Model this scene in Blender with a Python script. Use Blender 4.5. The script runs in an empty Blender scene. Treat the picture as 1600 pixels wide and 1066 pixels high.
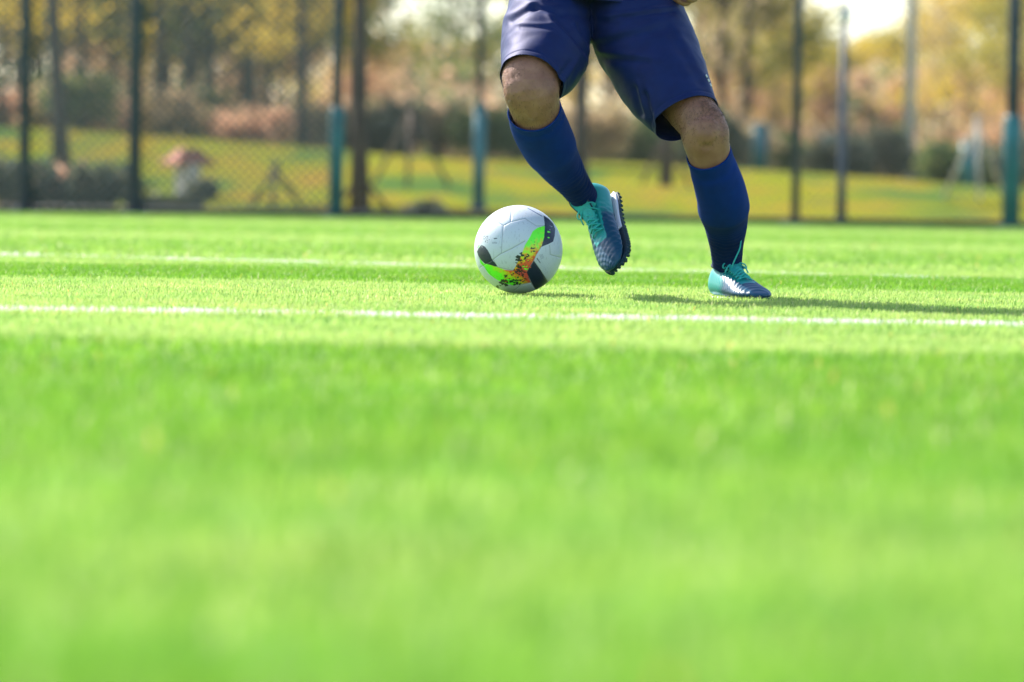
import bpy, bmesh, math, random
import numpy as np
from mathutils import Vector, Matrix, noise

# ------------------------------------------------------------------ camera, sky, sun, exposure
scn = bpy.context.scene
COL = scn.collection
random.seed(7); RNG = np.random.default_rng(11)
CAM_H = 0.273
FPX = 6000.0                       # focal length in pixels of a 1600 px wide frame (135 mm)
ROLL = math.radians(0.9)
PITCH = math.atan(241 / FPX)
cam_pos = np.array([0.0, 0.0, CAM_H])
fwd = np.array([0.0, math.cos(PITCH), -math.sin(PITCH)])
r0 = np.array([1.0, 0, 0]); u0 = np.cross(r0, fwd)
cr = r0 * math.cos(ROLL) + u0 * math.sin(ROLL)
cu = -r0 * math.sin(ROLL) + u0 * math.cos(ROLL)
cam = bpy.data.cameras.new('camera'); camo = bpy.data.objects.new('camera', cam); COL.objects.link(camo)
M = Matrix.Identity(4)
for i in range(3):
    M[i][0] = cr[i]; M[i][1] = cu[i]; M[i][2] = -fwd[i]; M[i][3] = cam_pos[i]
camo.matrix_world = M
cam.sensor_width = 36; cam.lens = 135; cam.clip_start = 0.1; cam.clip_end = 3000
cam.dof.use_dof = True; cam.dof.focus_distance = 9.56; cam.dof.aperture_fstop = 3.0
scn.camera = camo

SUN_EL = math.radians(42); SUN_AZ = math.radians(-43)     # azimuth from +Y, negative = towards -X
sun_dir = Vector((math.sin(SUN_AZ) * math.cos(SUN_EL), math.cos(SUN_AZ) * math.cos(SUN_EL), math.sin(SUN_EL)))
w = bpy.data.worlds.new("World"); scn.world = w; w.use_nodes = True
nt = w.node_tree; bg = nt.nodes['Background']
sky = nt.nodes.new('ShaderNodeTexSky'); sky.sky_type = 'NISHITA'; sky.sun_disc = False
sky.sun_elevation = SUN_EL; sky.sun_rotation = SUN_AZ; sky.air_density = 1.0; sky.dust_density = 1.0; sky.ozone_density = 1.0
nt.links.new(sky.outputs[0], bg.inputs[0]); bg.inputs[1].default_value = 0.145
sl = bpy.data.lights.new('sun', 'SUN'); sl.energy = 4.6; sl.angle = math.radians(0.53); sl.color = (1.0, 0.955, 0.87)
so = bpy.data.objects.new('sun', sl); COL.objects.link(so)
so.rotation_euler = sun_dir.to_track_quat('Z', 'Y').to_euler()
scn.view_settings.view_transform = 'Standard'; scn.view_settings.look = 'None'
scn.view_settings.exposure = 1.2; scn.view_settings.gamma = 1.0; scn.view_settings.use_curve_mapping = False
scn.render.engine = 'CYCLES'
scn.cycles.max_bounces = 8; scn.cycles.transparent_max_bounces = 8
scn.cycles.sample_clamp_indirect = 10

# ------------------------------------------------------------------ helpers
def W(px, py, Y):
    """point seen at photo pixel (px, py) at world depth Y"""
    d = fwd + cr * ((px - 800) / FPX) + cu * ((533 - py) / FPX)
    return cam_pos + d * (Y / d[1])

def tag(o, label=None, cat=None, group=None, kind=None):
    if label: o['label'] = label
    if cat: o['category'] = cat
    if group: o['group'] = group
    if kind: o['kind'] = kind
    return o

def empty(name, loc, rz=0):
    o = bpy.data.objects.new(name, None); COL.objects.link(o); o.location = Vector(loc); o.rotation_euler[2] = rz
    o.empty_display_size = 0.1
    return o

def root_loc(p):
    v = Vector((0, 0, 0))
    while p is not None:
        v = v + p.location; p = p.parent
    return v

def obj(name, verts, faces, mats, parent=None, smooth=True, local=False, face_mat=None):
    """one mesh object; verts in world space unless local"""
    v = np.asarray(verts, float).reshape(-1, 3)
    if parent is not None and not local:
        v = v - np.array(root_loc(parent))
    me = bpy.data.meshes.new(name)
    if isinstance(faces, np.ndarray) and faces.ndim == 2:
        nf, k = faces.shape
        me.vertices.add(len(v)); me.vertices.foreach_set('co', v.astype(np.float32).ravel())
        me.loops.add(nf * k); me.loops.foreach_set('vertex_index', faces.astype(np.int32).ravel())
        me.polygons.add(nf); me.polygons.foreach_set('loop_start', np.arange(0, nf * k, k, dtype=np.int32))
        me.polygons.foreach_set('loop_total', np.full(nf, k, dtype=np.int32))
    else:
        me.from_pydata([tuple(x) for x in v], [], [tuple(int(i) for i in f) for f in faces])
    if not isinstance(mats, (list, tuple)): mats = [mats]
    for m in mats: me.materials.append(m)
    me.polygons.foreach_set('use_smooth', np.full(len(me.polygons), smooth))
    if face_mat is not None: me.polygons.foreach_set('material_index', np.asarray(face_mat, dtype=np.int32))
    me.update(calc_edges=True); me.validate()
    o = bpy.data.objects.new(name, me); COL.objects.link(o)
    if parent is not None: o.parent = parent
    return o

class MB:
    """collects simple shapes into one mesh"""
    def __init__(s): s.v = []; s.f = []; s.n = 0
    def add(s, v, f):
        v = np.asarray(v, float); s.v.append(v)
        for q in f: s.f.append(tuple(int(i) + s.n for i in q))
        s.n += len(v)
    def box(s, c, size, R=None):
        c = np.array(c, float); h = np.array(size, float) / 2
        P = np.array([[x, y, z] for x in (-1, 1) for y in (-1, 1) for z in (-1, 1)], float) * h
        if R is not None: P = P @ np.array(R).T
        s.add(P + c, [(0, 1, 3, 2), (4, 6, 7, 5), (0, 4, 5, 1), (2, 3, 7, 6), (0, 2, 6, 4), (1, 5, 7, 3)])
    def tube(s, pts, rad, n=8, cap=True):
        pts = np.asarray(pts, float); m = len(pts)
        rad = np.full(m, rad) if np.isscalar(rad) else np.asarray(rad, float)
        v, f = tube(pts, rad, rad, n); s.add(v, f)
    def build(s, name, mats, parent=None, smooth=True, local=False):
        return obj(name, np.vstack(s.v), s.f, mats, parent, smooth, local)

def ringloft(rings, cap=True):
    rings = np.asarray(rings, float); m, n, _ = rings.shape
    v = rings.reshape(-1, 3); f = []
    for i in range(m - 1):
        for j in range(n):
            k = (j + 1) % n
            f.append((i * n + j, i * n + k, (i + 1) * n + k, (i + 1) * n + j))
    if cap:
        v = np.vstack([v, rings[0].mean(0), rings[-1].mean(0)]); a = m * n
        for j in range(n):
            k = (j + 1) % n
            f.append((a, k, j)); f.append((a + 1, (m - 1) * n + j, (m - 1) * n + k))
    return v, f

def tube(C, a, b, n=24, ref=None, cap=True, shape=None):
    """loft of elliptic rings perpendicular to the path. a = half width along ref, b = the other half width"""
    C = np.asarray(C, float); m = len(C)
    ref = np.array([1.0, 0, 0]) if ref is None else np.asarray(ref, float)
    T = np.gradient(C, axis=0); T /= np.linalg.norm(T, axis=1)[:, None] + 1e-12
    rings = []
    for i in range(m):
        L = ref - T[i] * np.dot(ref, T[i])
        if np.linalg.norm(L) < 0.2:
            q = np.array([0, 1.0, 0]); L = q - T[i] * np.dot(q, T[i])
        L /= np.linalg.norm(L); D = np.cross(T[i], L)
        th = np.linspace(0, 2 * math.pi, n, endpoint=False)
        rr = np.ones(n) if shape is None else shape(i / (m - 1), th)
        rings.append(C[i] + np.outer(np.cos(th) * a[i] * rr, L) + np.outer(np.sin(th) * b[i] * rr, D))
    return ringloft(rings, cap)

def spline(keys, n):
    """Catmull-Rom through rows of keys"""
    K = np.asarray(keys, float); m = len(K)
    P = np.vstack([2 * K[0] - K[1], K, 2 * K[-1] - K[-2]]); out = []
    for t in np.linspace(0, m - 1 - 1e-9, n):
        i = int(t); f = t - i; p0, p1, p2, p3 = P[i:i + 4]
        out.append(0.5 * ((2 * p1) + (-p0 + p2) * f + (2 * p0 - 5 * p1 + 4 * p2 - p3) * f * f + (-p0 + 3 * p1 - 3 * p2 + p3) * f ** 3))
    return np.array(out)

def limb(keys, n=40, seg=32, ref=None):
    """keys rows: px, py, Y, a, b  ->  closed loft"""
    K = [list(W(k[0], k[1], k[2])) + [k[3], k[4]] for k in keys]
    S = spline(K, n); return tube(S[:, :3], S[:, 3], S[:, 4], seg, ref)
def limbw(keys, n=40, seg=28, ref=None):
    S = spline(keys, n); return tube(S[:, :3], S[:, 3], S[:, 4], seg, ref)

def ellipsoid(c, r, R=None, n=20):
    v = []; f = []
    th = np.linspace(0, math.pi, n + 1); ph = np.linspace(0, 2 * math.pi, 2 * n, endpoint=False)
    rings = [[(math.sin(max(1e-3, min(math.pi - 1e-3, t))) * math.cos(p), math.sin(max(1e-3, min(math.pi - 1e-3, t))) * math.sin(p), math.cos(t)) for p in ph] for t in th]
    v, f = ringloft(np.array(rings)[::-1]); v = v * np.array(r)
    if R is not None: v = v @ np.array(R).T
    return v + np.array(c), f

def remesh(parts, voxel, smooth=2):
    mb = MB()
    for v, f in parts: mb.add(v, f)
    me = bpy.data.meshes.new('tmp'); me.from_pydata([tuple(x) for x in np.vstack(mb.v)], [], mb.f); me.update()
    o = bpy.data.objects.new('tmp', me); COL.objects.link(o)
    md = o.modifiers.new('r', 'REMESH'); md.mode = 'VOXEL'; md.voxel_size = voxel
    sm = o.modifiers.new('s', 'SMOOTH'); sm.factor = 0.5; sm.iterations = smooth
    dg = bpy.context.evaluated_depsgraph_get(); dg.update()
    e = bpy.data.meshes.new_from_object(o.evaluated_get(dg))
    bpy.data.objects.remove(o); bpy.data.meshes.remove(me)
    return e

def mesh_arrays(me):
    v = np.empty(len(me.vertices) * 3, np.float32); me.vertices.foreach_get('co', v)
    nrm = np.empty(len(me.vertices) * 3, np.float32); me.vertex_normals.foreach_get('vector', nrm)
    return v.reshape(-1, 3).astype(float), nrm.reshape(-1, 3).astype(float)

def finish(me, name, mat, parent, cuts=(), thick=0.0, disp=None, mats=None):
    """name a remeshed shell, cut it at planes (co, no, filter), displace and give it thickness"""
    if disp is not None:
        v, nn = mesh_arrays(me); v = disp(v, nn); me.vertices.foreach_set('co', v.astype(np.float32).ravel()); me.update()
    if cuts:
        bm = bmesh.new(); bm.from_mesh(me)
        for co, no, flt in cuts:
            vs = [x for x in bm.verts if flt(x.co)]
            s = set(vs); es = [x for x in bm.edges if x.verts[0] in s and x.verts[1] in s]
            fs = [x for x in bm.faces if all(q in s for q in x.verts)]
            bmesh.ops.bisect_plane(bm, geom=vs + es + fs, plane_co=Vector(co), plane_no=Vector(no), clear_outer=True)
        bm.to_mesh(me); bm.free()
    me.transform(Matrix.Translation(-root_loc(parent)))
    me.name = name; me.materials.clear()
    for m in (mats or [mat]): me.materials.append(m)
    me.polygons.foreach_set('use_smooth', np.ones(len(me.polygons), bool)); me.update()
    o = bpy.data.objects.new(name, me); COL.objects.link(o); o.parent = parent
    if thick:
        md = o.modifiers.new('t', 'SOLIDIFY'); md.thickness = thick; md.offset = -1
    return o

def nz(P, s, seed=0.0):
    return np.array([noise.noise(Vector((x * s + seed, y * s - seed, z * s + 2 * seed))) for x, y, z in P])

# ------------------------------------------------------------------ materials
def mat(name, col, rough=0.6, var=0.0, scale=5.0, bump=0.0, bscale=50.0, spec=0.4, col2=None, metal=0.0, transl=0.0, sheen=0.0, sss=0.0, stops=(0.35, 0.65), detail=4, coords='Object'):
    m = bpy.data.materials.new(name); m.use_nodes = True; t = m.node_tree; b = t.nodes['Principled BSDF']
    b.inputs['Base Color'].default_value = (*col, 1); b.inputs['Roughness'].default_value = rough
    b.inputs['Specular IOR Level'].default_value = spec; b.inputs['Metallic'].default_value = metal
    b.inputs['Sheen Weight'].default_value = sheen; b.inputs['Sheen Roughness'].default_value = 0.4
    if sss:
        b.inputs['Subsurface Weight'].default_value = sss; b.inputs['Subsurface Radius'].default_value = (0.012, 0.005, 0.003); b.inputs['Subsurface Scale'].default_value = 1.0
    tc = t.nodes.new('ShaderNodeTexCoord'); csock = None
    if var or col2:
        n = t.nodes.new('ShaderNodeTexNoise'); n.inputs['Scale'].default_value = scale; n.inputs['Detail'].default_value = detail
        t.links.new(tc.outputs[coords], n.inputs['Vector'])
        cr_ = t.nodes.new('ShaderNodeValToRGB'); e = cr_.color_ramp.elements
        e[0].position, e[1].position = stops
        if col2: c0, c1 = col, col2
        else: c0 = tuple(c * (1 - var) for c in col); c1 = tuple(min(1, c * (1 + var)) for c in col)
        e[0].color = (*c0, 1); e[1].color = (*c1, 1)
        t.links.new(n.outputs['Fac'], cr_.inputs[0]); csock = cr_.outputs[0]
        t.links.new(csock, b.inputs['Base Color'])
    if bump:
        n2 = t.nodes.new('ShaderNodeTexNoise'); n2.inputs['Scale'].default_value = bscale; n2.inputs['Detail'].default_value = 3
        t.links.new(tc.outputs['Object'], n2.inputs['Vector'])
        bp = t.nodes.new('ShaderNodeBump'); bp.inputs['Strength'].default_value = bump; bp.inputs['Distance'].default_value = 0.01
        t.links.new(n2.outputs['Fac'], bp.inputs['Height']); t.links.new(bp.outputs[0], b.inputs['Normal'])
    if transl:
        tr = t.nodes.new('ShaderNodeBsdfTranslucent'); tr.inputs[0].default_value = (*col, 1)
        if csock: t.links.new(csock, tr.inputs[0])
        mx = t.nodes.new('ShaderNodeMixShader'); mx.inputs[0].default_value = transl
        t.links.new(b.outputs[0], mx.inputs[1]); t.links.new(tr.outputs[0], mx.inputs[2])
        t.links.new(mx.outputs[0], t.nodes['Material Output'].inputs[0])
    return m

def leaf_mat(name, c1, c2, c3, transl=0.4):
    """leaf colour differs from leaf to leaf (random per island)"""
    m = mat(name, c1, 0.55, transl=transl, spec=0.3); t = m.node_tree
    g = t.nodes.new('ShaderNodeNewGeometry'); cr_ = t.nodes.new('ShaderNodeValToRGB'); e = cr_.color_ramp.elements
    e[0].color = (*c1, 1); e[1].color = (*c3, 1); x = e.new(0.5); x.color = (*c2, 1)
    t.links.new(g.outputs['Random Per Island'], cr_.inputs[0])
    t.links.new(cr_.outputs[0], t.nodes['Principled BSDF'].inputs['Base Color'])
    for n in t.nodes:
        if n.type == 'BSDF_TRANSLUCENT': t.links.new(cr_.outputs[0], n.inputs[0])
    return m

def attr_mat(name, rough=0.5, transl=0.0, spec=0.4, sheen=0.0, bump=None):
    m = bpy.data.materials.new(name); m.use_nodes = True; t = m.node_tree; b = t.nodes['Principled BSDF']
    a = t.nodes.new('ShaderNodeAttribute'); a.attribute_name = 'col'
    t.links.new(a.outputs['Color'], b.inputs['Base Color']); b.inputs['Roughness'].default_value = rough
    b.inputs['Specular IOR Level'].default_value = spec; b.inputs['Sheen Weight'].default_value = sheen
    if transl:
        tr = t.nodes.new('ShaderNodeBsdfTranslucent'); t.links.new(a.outputs['Color'], tr.inputs[0])
        mx = t.nodes.new('ShaderNodeMixShader'); mx.inputs[0].default_value = transl
        t.links.new(b.outputs[0], mx.inputs[1]); t.links.new(tr.outputs[0], mx.inputs[2])
        t.links.new(mx.outputs[0], t.nodes['Material Output'].inputs[0])
    if bump:
        tc = t.nodes.new('ShaderNodeTexCoord'); v = t.nodes.new('ShaderNodeTexVoronoi'); v.inputs['Scale'].default_value = bump
        t.links.new(tc.outputs['Object'], v.inputs['Vector'])
        bp = t.nodes.new('ShaderNodeBump'); bp.inputs['Strength'].default_value = 0.35; bp.inputs['Distance'].default_value = 0.001
        t.links.new(v.outputs['Distance'], bp.inputs['Height']); t.links.new(bp.outputs[0], b.inputs['Normal'])
    return m

def set_col(o, cols):
    c = np.ones((len(cols), 4), np.float32); c[:, :3] = cols
    a = o.data.color_attributes.new('col', 'FLOAT_COLOR', 'POINT'); a.data.foreach_set('color', c.ravel())

HAZE = bpy.data.materials.new('haze'); HAZE.use_nodes = True; _t = HAZE.node_tree; _t.nodes.remove(_t.nodes['Principled BSDF'])
_v = _t.nodes.new('ShaderNodeVolumePrincipled'); _v.inputs['Color'].default_value = (1, .96, .90, 1); _v.inputs['Density'].default_value = 0.0002; _v.inputs['Anisotropy'].default_value = 0.2
_t.links.new(_v.outputs[0], _t.nodes['Material Output'].inputs['Volume'])
GRASS = attr_mat('turf fibre', 0.40, 0.5, 0.09)
# ------------------------------------------------------------------ ground
def crest(x): return np.clip(0.69 - 0.043 * x, 0.25, 1.4)
def gz(x, y):
    x = np.asarray(x, float); y = np.asarray(y, float)
    t = np.clip((y - 32.5) / 25.0, 0, 1); s = t * t * (3 - 2 * t)
    return -0.004 + crest(x) * s + 0.05 * s * np.sin(x * 0.7 + y * 0.21) - np.clip(y - 60, 0, 400) * 0.001 + 0.031 * np.clip(y - 115, 0, 75)
xs = np.concatenate([np.linspace(-900, -40, 20), np.linspace(-38, 38, 80), np.linspace(40, 900, 20)])
ys = np.concatenate([np.linspace(-200, 28, 20), np.linspace(30, 90, 80), np.linspace(95, 1800, 40)])
X, Yg = np.meshgrid(xs, ys); Z = gz(X, Yg)
nx, ny = len(xs), len(ys)
idx = np.arange(nx * ny).reshape(ny, nx)
F = np.stack([idx[:-1, :-1], idx[:-1, 1:], idx[1:, 1:], idx[1:, :-1]], -1).reshape(-1, 4)
gm = mat('parkland grass', (0.185, 0.195, 0.018), 0.9, spec=0.0, col2=(0.28, 0.17, 0.03), scale=0.45, stops=(0.44, 0.70), detail=6)
t = gm.node_tree
mp = t.nodes.new('ShaderNodeMapping'); mp.inputs['Scale'].default_value = (3.6, 1.0, 1.0)
_n = [n for n in t.nodes if n.type == 'TEX_NOISE'][0]; t.links.new([n for n in t.nodes if n.type == 'TEX_COORD'][0].outputs['Object'], mp.inputs['Vector']); t.links.new(mp.outputs[0], _n.inputs['Vector'])
n3 = t.nodes.new('ShaderNodeTexNoise'); n3.inputs['Scale'].default_value = 0.16; n3.inputs['Detail'].default_value = 3
tc3 = [n for n in t.nodes if n.type == 'TEX_COORD'][0]; t.links.new(mp.outputs[0], n3.inputs['Vector'])
rp = t.nodes.new('ShaderNodeValToRGB'); rp.color_ramp.elements[0].position = 0.5; rp.color_ramp.elements[1].position = 0.62
mx = t.nodes.new('ShaderNodeMixRGB'); mx.inputs[2].default_value = (0.07, 0.13, 0.03, 1)
oldc = [n for n in t.nodes if n.type == 'VALTORGB'][0]
t.links.new(n3.outputs['Fac'], rp.inputs[0]); t.links.new(rp.outputs[0], mx.inputs[0]); t.links.new(oldc.outputs[0], mx.inputs[1])
t.links.new(mx.outputs[0], t.nodes['Principled BSDF'].inputs['Base Color'])
tag(obj('ground', np.stack([X, Yg, Z], -1).reshape(-1, 3), F, gm), kind='structure')
fm = mat('turf backing', (0.11, 0.22, 0.03), 0.9, spec=0.0, var=0.25, scale=3, bump=0.5, bscale=300)
tag(obj('pitch', [(-60, -60, 0), (60, -60, 0), (60, 30.6, 0), (-60, 30.6, 0)], [(0, 1, 2, 3)], fm), kind='structure')

# ------------------------------------------------------------------ turf blades
def line2_y(x): return 12.75 - 0.42 * x          # far oblique line
def band(y, x):
    """tint of the turf rolls (two dyes) and direction the pile lies: returns shade 0..1"""
    yy = y + 0.05 * np.sin(x * 1.3) + 0.03 * np.sin(x * 4.1 + 1)
    edges = [0, 2.1, 3.45, 6.35, 10.5, 12.15, 14.2, 17.5, 20.0, 24.0, 27, 40]
    shade = [1.0, 0.45, 0.80, 0.0, 0.9, 0.15, 0.5, 0.1, 0.55, 0.2, 0.5]
    out = np.zeros_like(y)
    for i in range(len(shade)):
        wdt = 0.014 * max(1, edges[i + 1] / 6.0); w0 = .16 if 0 < edges[i] < 5 else wdt; w1 = .16 if edges[i + 1] < 5 else wdt
        up = 1 / (1 + np.exp(-np.clip((yy - edges[i]) / w0, -30, 30))); dn = 1 / (1 + np.exp(-np.clip((yy - edges[i + 1]) / w1, -30, 30)))
        out += shade[i] * (up - dn)
    return np.clip(out, 0, 1)

def blades(y0, y1, dens, wid, h):
    A = 0.147 * (y1 ** 2 - y0 ** 2) + 1.7 * (y1 - y0); n = int(A * dens)
    y = RNG.uniform(y0, y1, int(n * 2.2)); half = 0.147 * y + 0.85
    keep = RNG.uniform(0, 1, len(y)) < half / (0.147 * y1 + 0.85); y = y[keep][:n]; half = half[keep][:n]
    x = RNG.uniform(-1, 1, len(y)) * half; n = len(y)
    s = band(y, x)
    hh = h * RNG.uniform(0.65, 1.15, n) * (0.92 + 0.3 * s) * (0.95 + 0.1 * np.sin(x * 7 + y * 3) * np.sin(y * 5 - x))
    wild = RNG.uniform(0, 1, n) < 0.006; hh[wild] *= 1.25
    # feet and ball press the pile down
    an = RNG.uniform(0, 2 * math.pi, n); ca, sa = np.cos(an), np.sin(an); ww = wid * RNG.uniform(0.7, 1.3, n)
    la = RNG.uniform(0, 2 * math.pi, n); lm = np.abs(RNG.normal(0, 0.45, n))
    lx = np.cos(la) * lm + 0.1; ly = np.sin(la) * lm + (-0.40 + 0.65 * s)
    base = np.stack([x, y, np.full(n, 0.0)], -1); side = np.stack([ca, sa, np.zeros(n)], -1) * (ww / 2)[:, None]
    mid = base + np.stack([lx * hh * 0.3, ly * hh * 0.3, hh * 0.6], -1); tip = base + np.stack([lx * hh, ly * hh, hh / np.sqrt(1 + 0.35 * (lx ** 2 + ly ** 2))], -1)
    V = np.stack([base - side, base + side, mid + side * 0.85, mid - side * 0.85, tip + side * 0.35, tip - side * 0.35], 1)
    # colours
    c1 = np.array([0.385, 0.53, 0.135]); c2 = np.array([0.19, 0.41, 0.020])
    c = c1 + (c2 - c1) * s[:, None]; c = c * RNG.uniform(0.84, 1.16, n)[:, None]
    k = RNG.uniform(0, 1, n); c[k < 0.09] = c[k < 0.09] * 0.3 + np.array([0.50, 0.58, 0.27]) * 0.7
    c[k > 0.88] = c[k > 0.88] * np.array([0.5, 0.65, 0.6])
    wn = np.array([noise.noise(Vector((a * 1.1, b * 3.0, 3.3))) for a, b in zip(x[::1], y[::1])]); c *= (1 + 0.10 * wn)[:, None]
    w2 = np.array([noise.noise(Vector((a * 3.6, b * 13, 9.3))) for a, b in zip(x, y)]); c *= 1 + w2[:, None] * np.array([.50, .20, .40])
    c[wild] = np.array([0.75, 0.68, 0.40]); odd = wild & (RNG.uniform(0, 1, n) < .25); c[odd] = np.array([0.8, 0.45, 0.15])
    onl = (np.abs(y - 7.95 - 0.015 * np.sin(x * 9)) < 0.082 + 0.014 * np.sin(x * 3.7) * np.sin(x * 11)) | (np.abs(y - line2_y(x)) < 0.11)
    gn = np.array([noise.noise(Vector((a * 7.0, b * 3.0, 21.3))) for a, b in zip(x, y)]) * onl
    worn = RNG.uniform(0, 1, n) < 0.12 + 1.3 * np.clip(gn - .02, 0, .6) + (y > 10) * np.where(x < .35, .15, .42) + 0.25 * np.clip(np.sin(x * 5.3 + 1) * np.sin(x * 13.1), 0, 1)
    onl &= ~worn
    return V, c, onl

Vs, Cs, Ls = zip(blades(1.5, 6.5, 6500, 0.0028, 0.016), blades(6.5, 13.5, 12000, 0.0018, 0.0135), blades(13.5, 30.5, 1700, 0.006, 0.017))
V = np.concatenate(Vs); C = np.concatenate(Cs); Lm = np.concatenate(Ls)
V = V + 0.0
def blade_obj(name, V, C, **k):
    n = len(V); b = np.arange(n)[:, None] * 6
    F = np.concatenate([b + np.array([[0, 1, 2, 3]]), b + np.array([[3, 2, 4, 5]])])
    o = obj(name, V.reshape(-1, 3), F, GRASS, smooth=False); set_col(o, np.repeat(C, 6, axis=0)); return tag(o, **k)
blade_obj('grass', V[~Lm], C[~Lm], kind='stuff', label='bright green artificial turf pile covering the pitch')
WC = np.array([0.86, 0.84, 0.82]) * RNG.uniform(0.85, 1.1, Lm.sum())[:, None]
VL = V[Lm]; nearl = np.abs(VL[:, 0, 1] - 7.95) < 0.3
blade_obj('near_pitch_line', VL[nearl], WC[nearl], kind='structure')
blade_obj('far_pitch_line', VL[~nearl], WC[~nearl], kind='structure')

#BALL
# ------------------------------------------------------------------ ball
BR = 0.11; BC = W(810, 389.8, 9.565)
def make_ball():
    N = 210; g = np.linspace(-1, 1, N + 1); g = np.tan(g * math.pi / 4)
    U, Vv = np.meshgrid(g, g); O = np.ones_like(U)
    sheets = [(U, Vv, O), (-U, Vv, -O), (O, Vv, -U), (-O, Vv, U), (U, O, -Vv), (U, -O, Vv)]
    verts = []; faces = []
    idx = np.arange((N + 1) ** 2).reshape(N + 1, N + 1)
    q = np.stack([idx[:-1, :-1], idx[:-1, 1:], idx[1:, 1:], idx[1:, :-1]], -1).reshape(-1, 4)
    for k, sh in enumerate(sheets):
        P = np.stack(sh, -1).reshape(-1, 3); verts.append(P / np.linalg.norm(P, axis=1)[:, None]); faces.append(q + k * (N + 1) ** 2)
    D = np.vstack(verts); Fq = np.vstack(faces)
    # weld sheet borders
    key = np.round(D * 1e5).astype(np.int64); _, first, inv = np.unique(key, axis=0, return_index=True, return_inverse=True)
    D = D[first]; Fq = inv.ravel()[Fq]
    # view coordinates: u right, v up, w towards the camera side (-Y)
    u, v, wv = D[:, 0], D[:, 2], -D[:, 1]
    def uv(p): return np.array([((x - 535) / 463.0, (533 - y) / 463.0) for x, y in p])
    back = wv < 0
    x2 = np.where(back, -u, u); y2 = v
    def lift(p2):
        p2 = np.asarray(p2); r2 = np.minimum((p2 ** 2).sum(1), 0.998); return np.column_stack([p2[:, 0], p2[:, 1], np.sqrt(1 - r2)])
    P3 = np.column_stack([x2, y2, np.abs(wv)])
    def inside(poly):
        p = uv(poly); c = np.zeros(len(x2), bool); n = len(p)
        for i in range(n):
            a, b = p[i], p[(i + 1) % n]
            cond = ((a[1] > y2) != (b[1] > y2))
            with np.errstate(divide='ignore', invalid='ignore'):
                xi = (b[0] - a[0]) * (y2 - a[1]) / (b[1] - a[1] + 1e-12) + a[0]
            c ^= cond & (x2 < xi)
        return c
    def dist(poly):
        p = uv(poly); best = np.full(len(x2), 9.0)
        for i in range(len(p) - 1):
            a, b = p[i], p[i + 1]; m = max(2, int(np.hypot(*(b - a)) / 0.02))
            L = lift(np.linspace(a, b, m))
            for s_, e_ in zip(L[:-1], L[1:]):
                d = e_ - s_; tt = np.clip(((P3 - s_) @ d) / (d @ d + 1e-12), 0, 1)
                best = np.minimum(best, np.linalg.norm(P3 - s_ - tt[:, None] * d, axis=1))
        return best
    rnd = random.Random(5)
    jx = np.array([noise.noise(Vector(tuple(p * 14))) for p in D]); 
    white = np.array([0.58, 0.615, 0.67]); navy = np.array([0.012, 0.022, 0.05])
    col = np.tile(white, (len(D), 1))
    # swoosh of green fading to orange
    sw1 = inside([(808, 276), (730, 300), (680, 338), (650, 400), (602, 480), (575, 560), (545, 625), (515, 690), (480, 750), (560, 790), (625, 762), (660, 700), (700, 630), (722, 580), (772, 495), (800, 400)])
    sw2 = inside([(128, 628), (180, 684), (240, 690), (318, 716), (400, 742), (490, 750), (560, 745), (628, 765), (668, 872), (590, 885), (480, 905), (400, 884), (300, 842), (228, 788), (180, 720), (140, 680)])
    g = np.array([0.17, 1.0, 0.03]); yl = np.array([0.72, 0.72, 0.03]); orr = np.array([0.85, 0.17, 0.03]); rd = np.array([0.75, 0.09, 0.06])
    def ramp(tt):
        tt = np.clip(tt, 0, 1)[:, None]
        return np.where(tt < .4, g, np.where(tt < .62, g + (yl - g) * (tt - .4) / .22, np.where(tt < .8, yl + (orr - yl) * (tt - .62) / .18, orr + (rd - orr) * (tt - .8) / .2)))
    py = 533 - y2 * 463; px = 535 + x2 * 463
    t1 = (py - 300) / 400 + 0.25 * jx + (px - 650) / 700; t2 = (px - 170) / 400 - (py - 770) / 260 + 0.2 * jx
    col[sw2] = ramp(t2)[sw2]; col[sw1] = ramp(t1)[sw1]
    for poly in ([(792, 172), (850, 208), (893, 255), (915, 310), (912, 380), (895, 442), (835, 472), (772, 497), (800, 400), (806, 280)],
                 [(103, 562), (120, 520), (150, 488), (185, 505), (215, 540), (245, 590), (262, 635), (290, 670), (322, 714), (280, 704), (235, 692), (190, 684), (150, 650), (120, 610)],
                 [(697, 642), (770, 740), (852, 870), (790, 915), (722, 952), (670, 860), (625, 765)]):
        col[inside(poly)] = navy
    # camouflage chips
    def chips(cx, cy, sx, sy, n, size, c):
        for _ in range(n):
            x = cx + rnd.uniform(-sx, sx); y = cy + rnd.uniform(-sy, sy); a = rnd.uniform(0, 6.28); k = rnd.choice((3, 4, 5))
            col[inside([(x + math.cos(a + j * 6.28 / k) * size * rnd.uniform(.5, 1.4), y + math.sin(a + j * 6.28 / k) * size * rnd.uniform(.4, 1.1)) for j in range(k)])] = c
    blk = np.array([0.02, 0.03, 0.03])
    for (cx, cy, sx, sy, n, s) in [(690, 530, 22, 30, 9, 9), (600, 590, 35, 25, 16, 12), (545, 605, 18, 10, 5, 14), (540, 670, 22, 45, 16, 10), (590, 660, 55, 35, 22, 6), (530, 750, 50, 40, 20, 9),
                                   (560, 800, 50, 50, 26, 9), (440, 830, 50, 40, 26, 10), (520, 880, 40, 35, 18, 12), (390, 890, 40, 35, 16, 13), (335, 925, 22, 14, 8, 10), (600, 850, 45, 30, 16, 5), (720, 480, 30, 40, 10, 4)]:
        chips(cx, cy, sx, sy, max(3, int(n * .55)), s * 1.7, blk)
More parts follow.
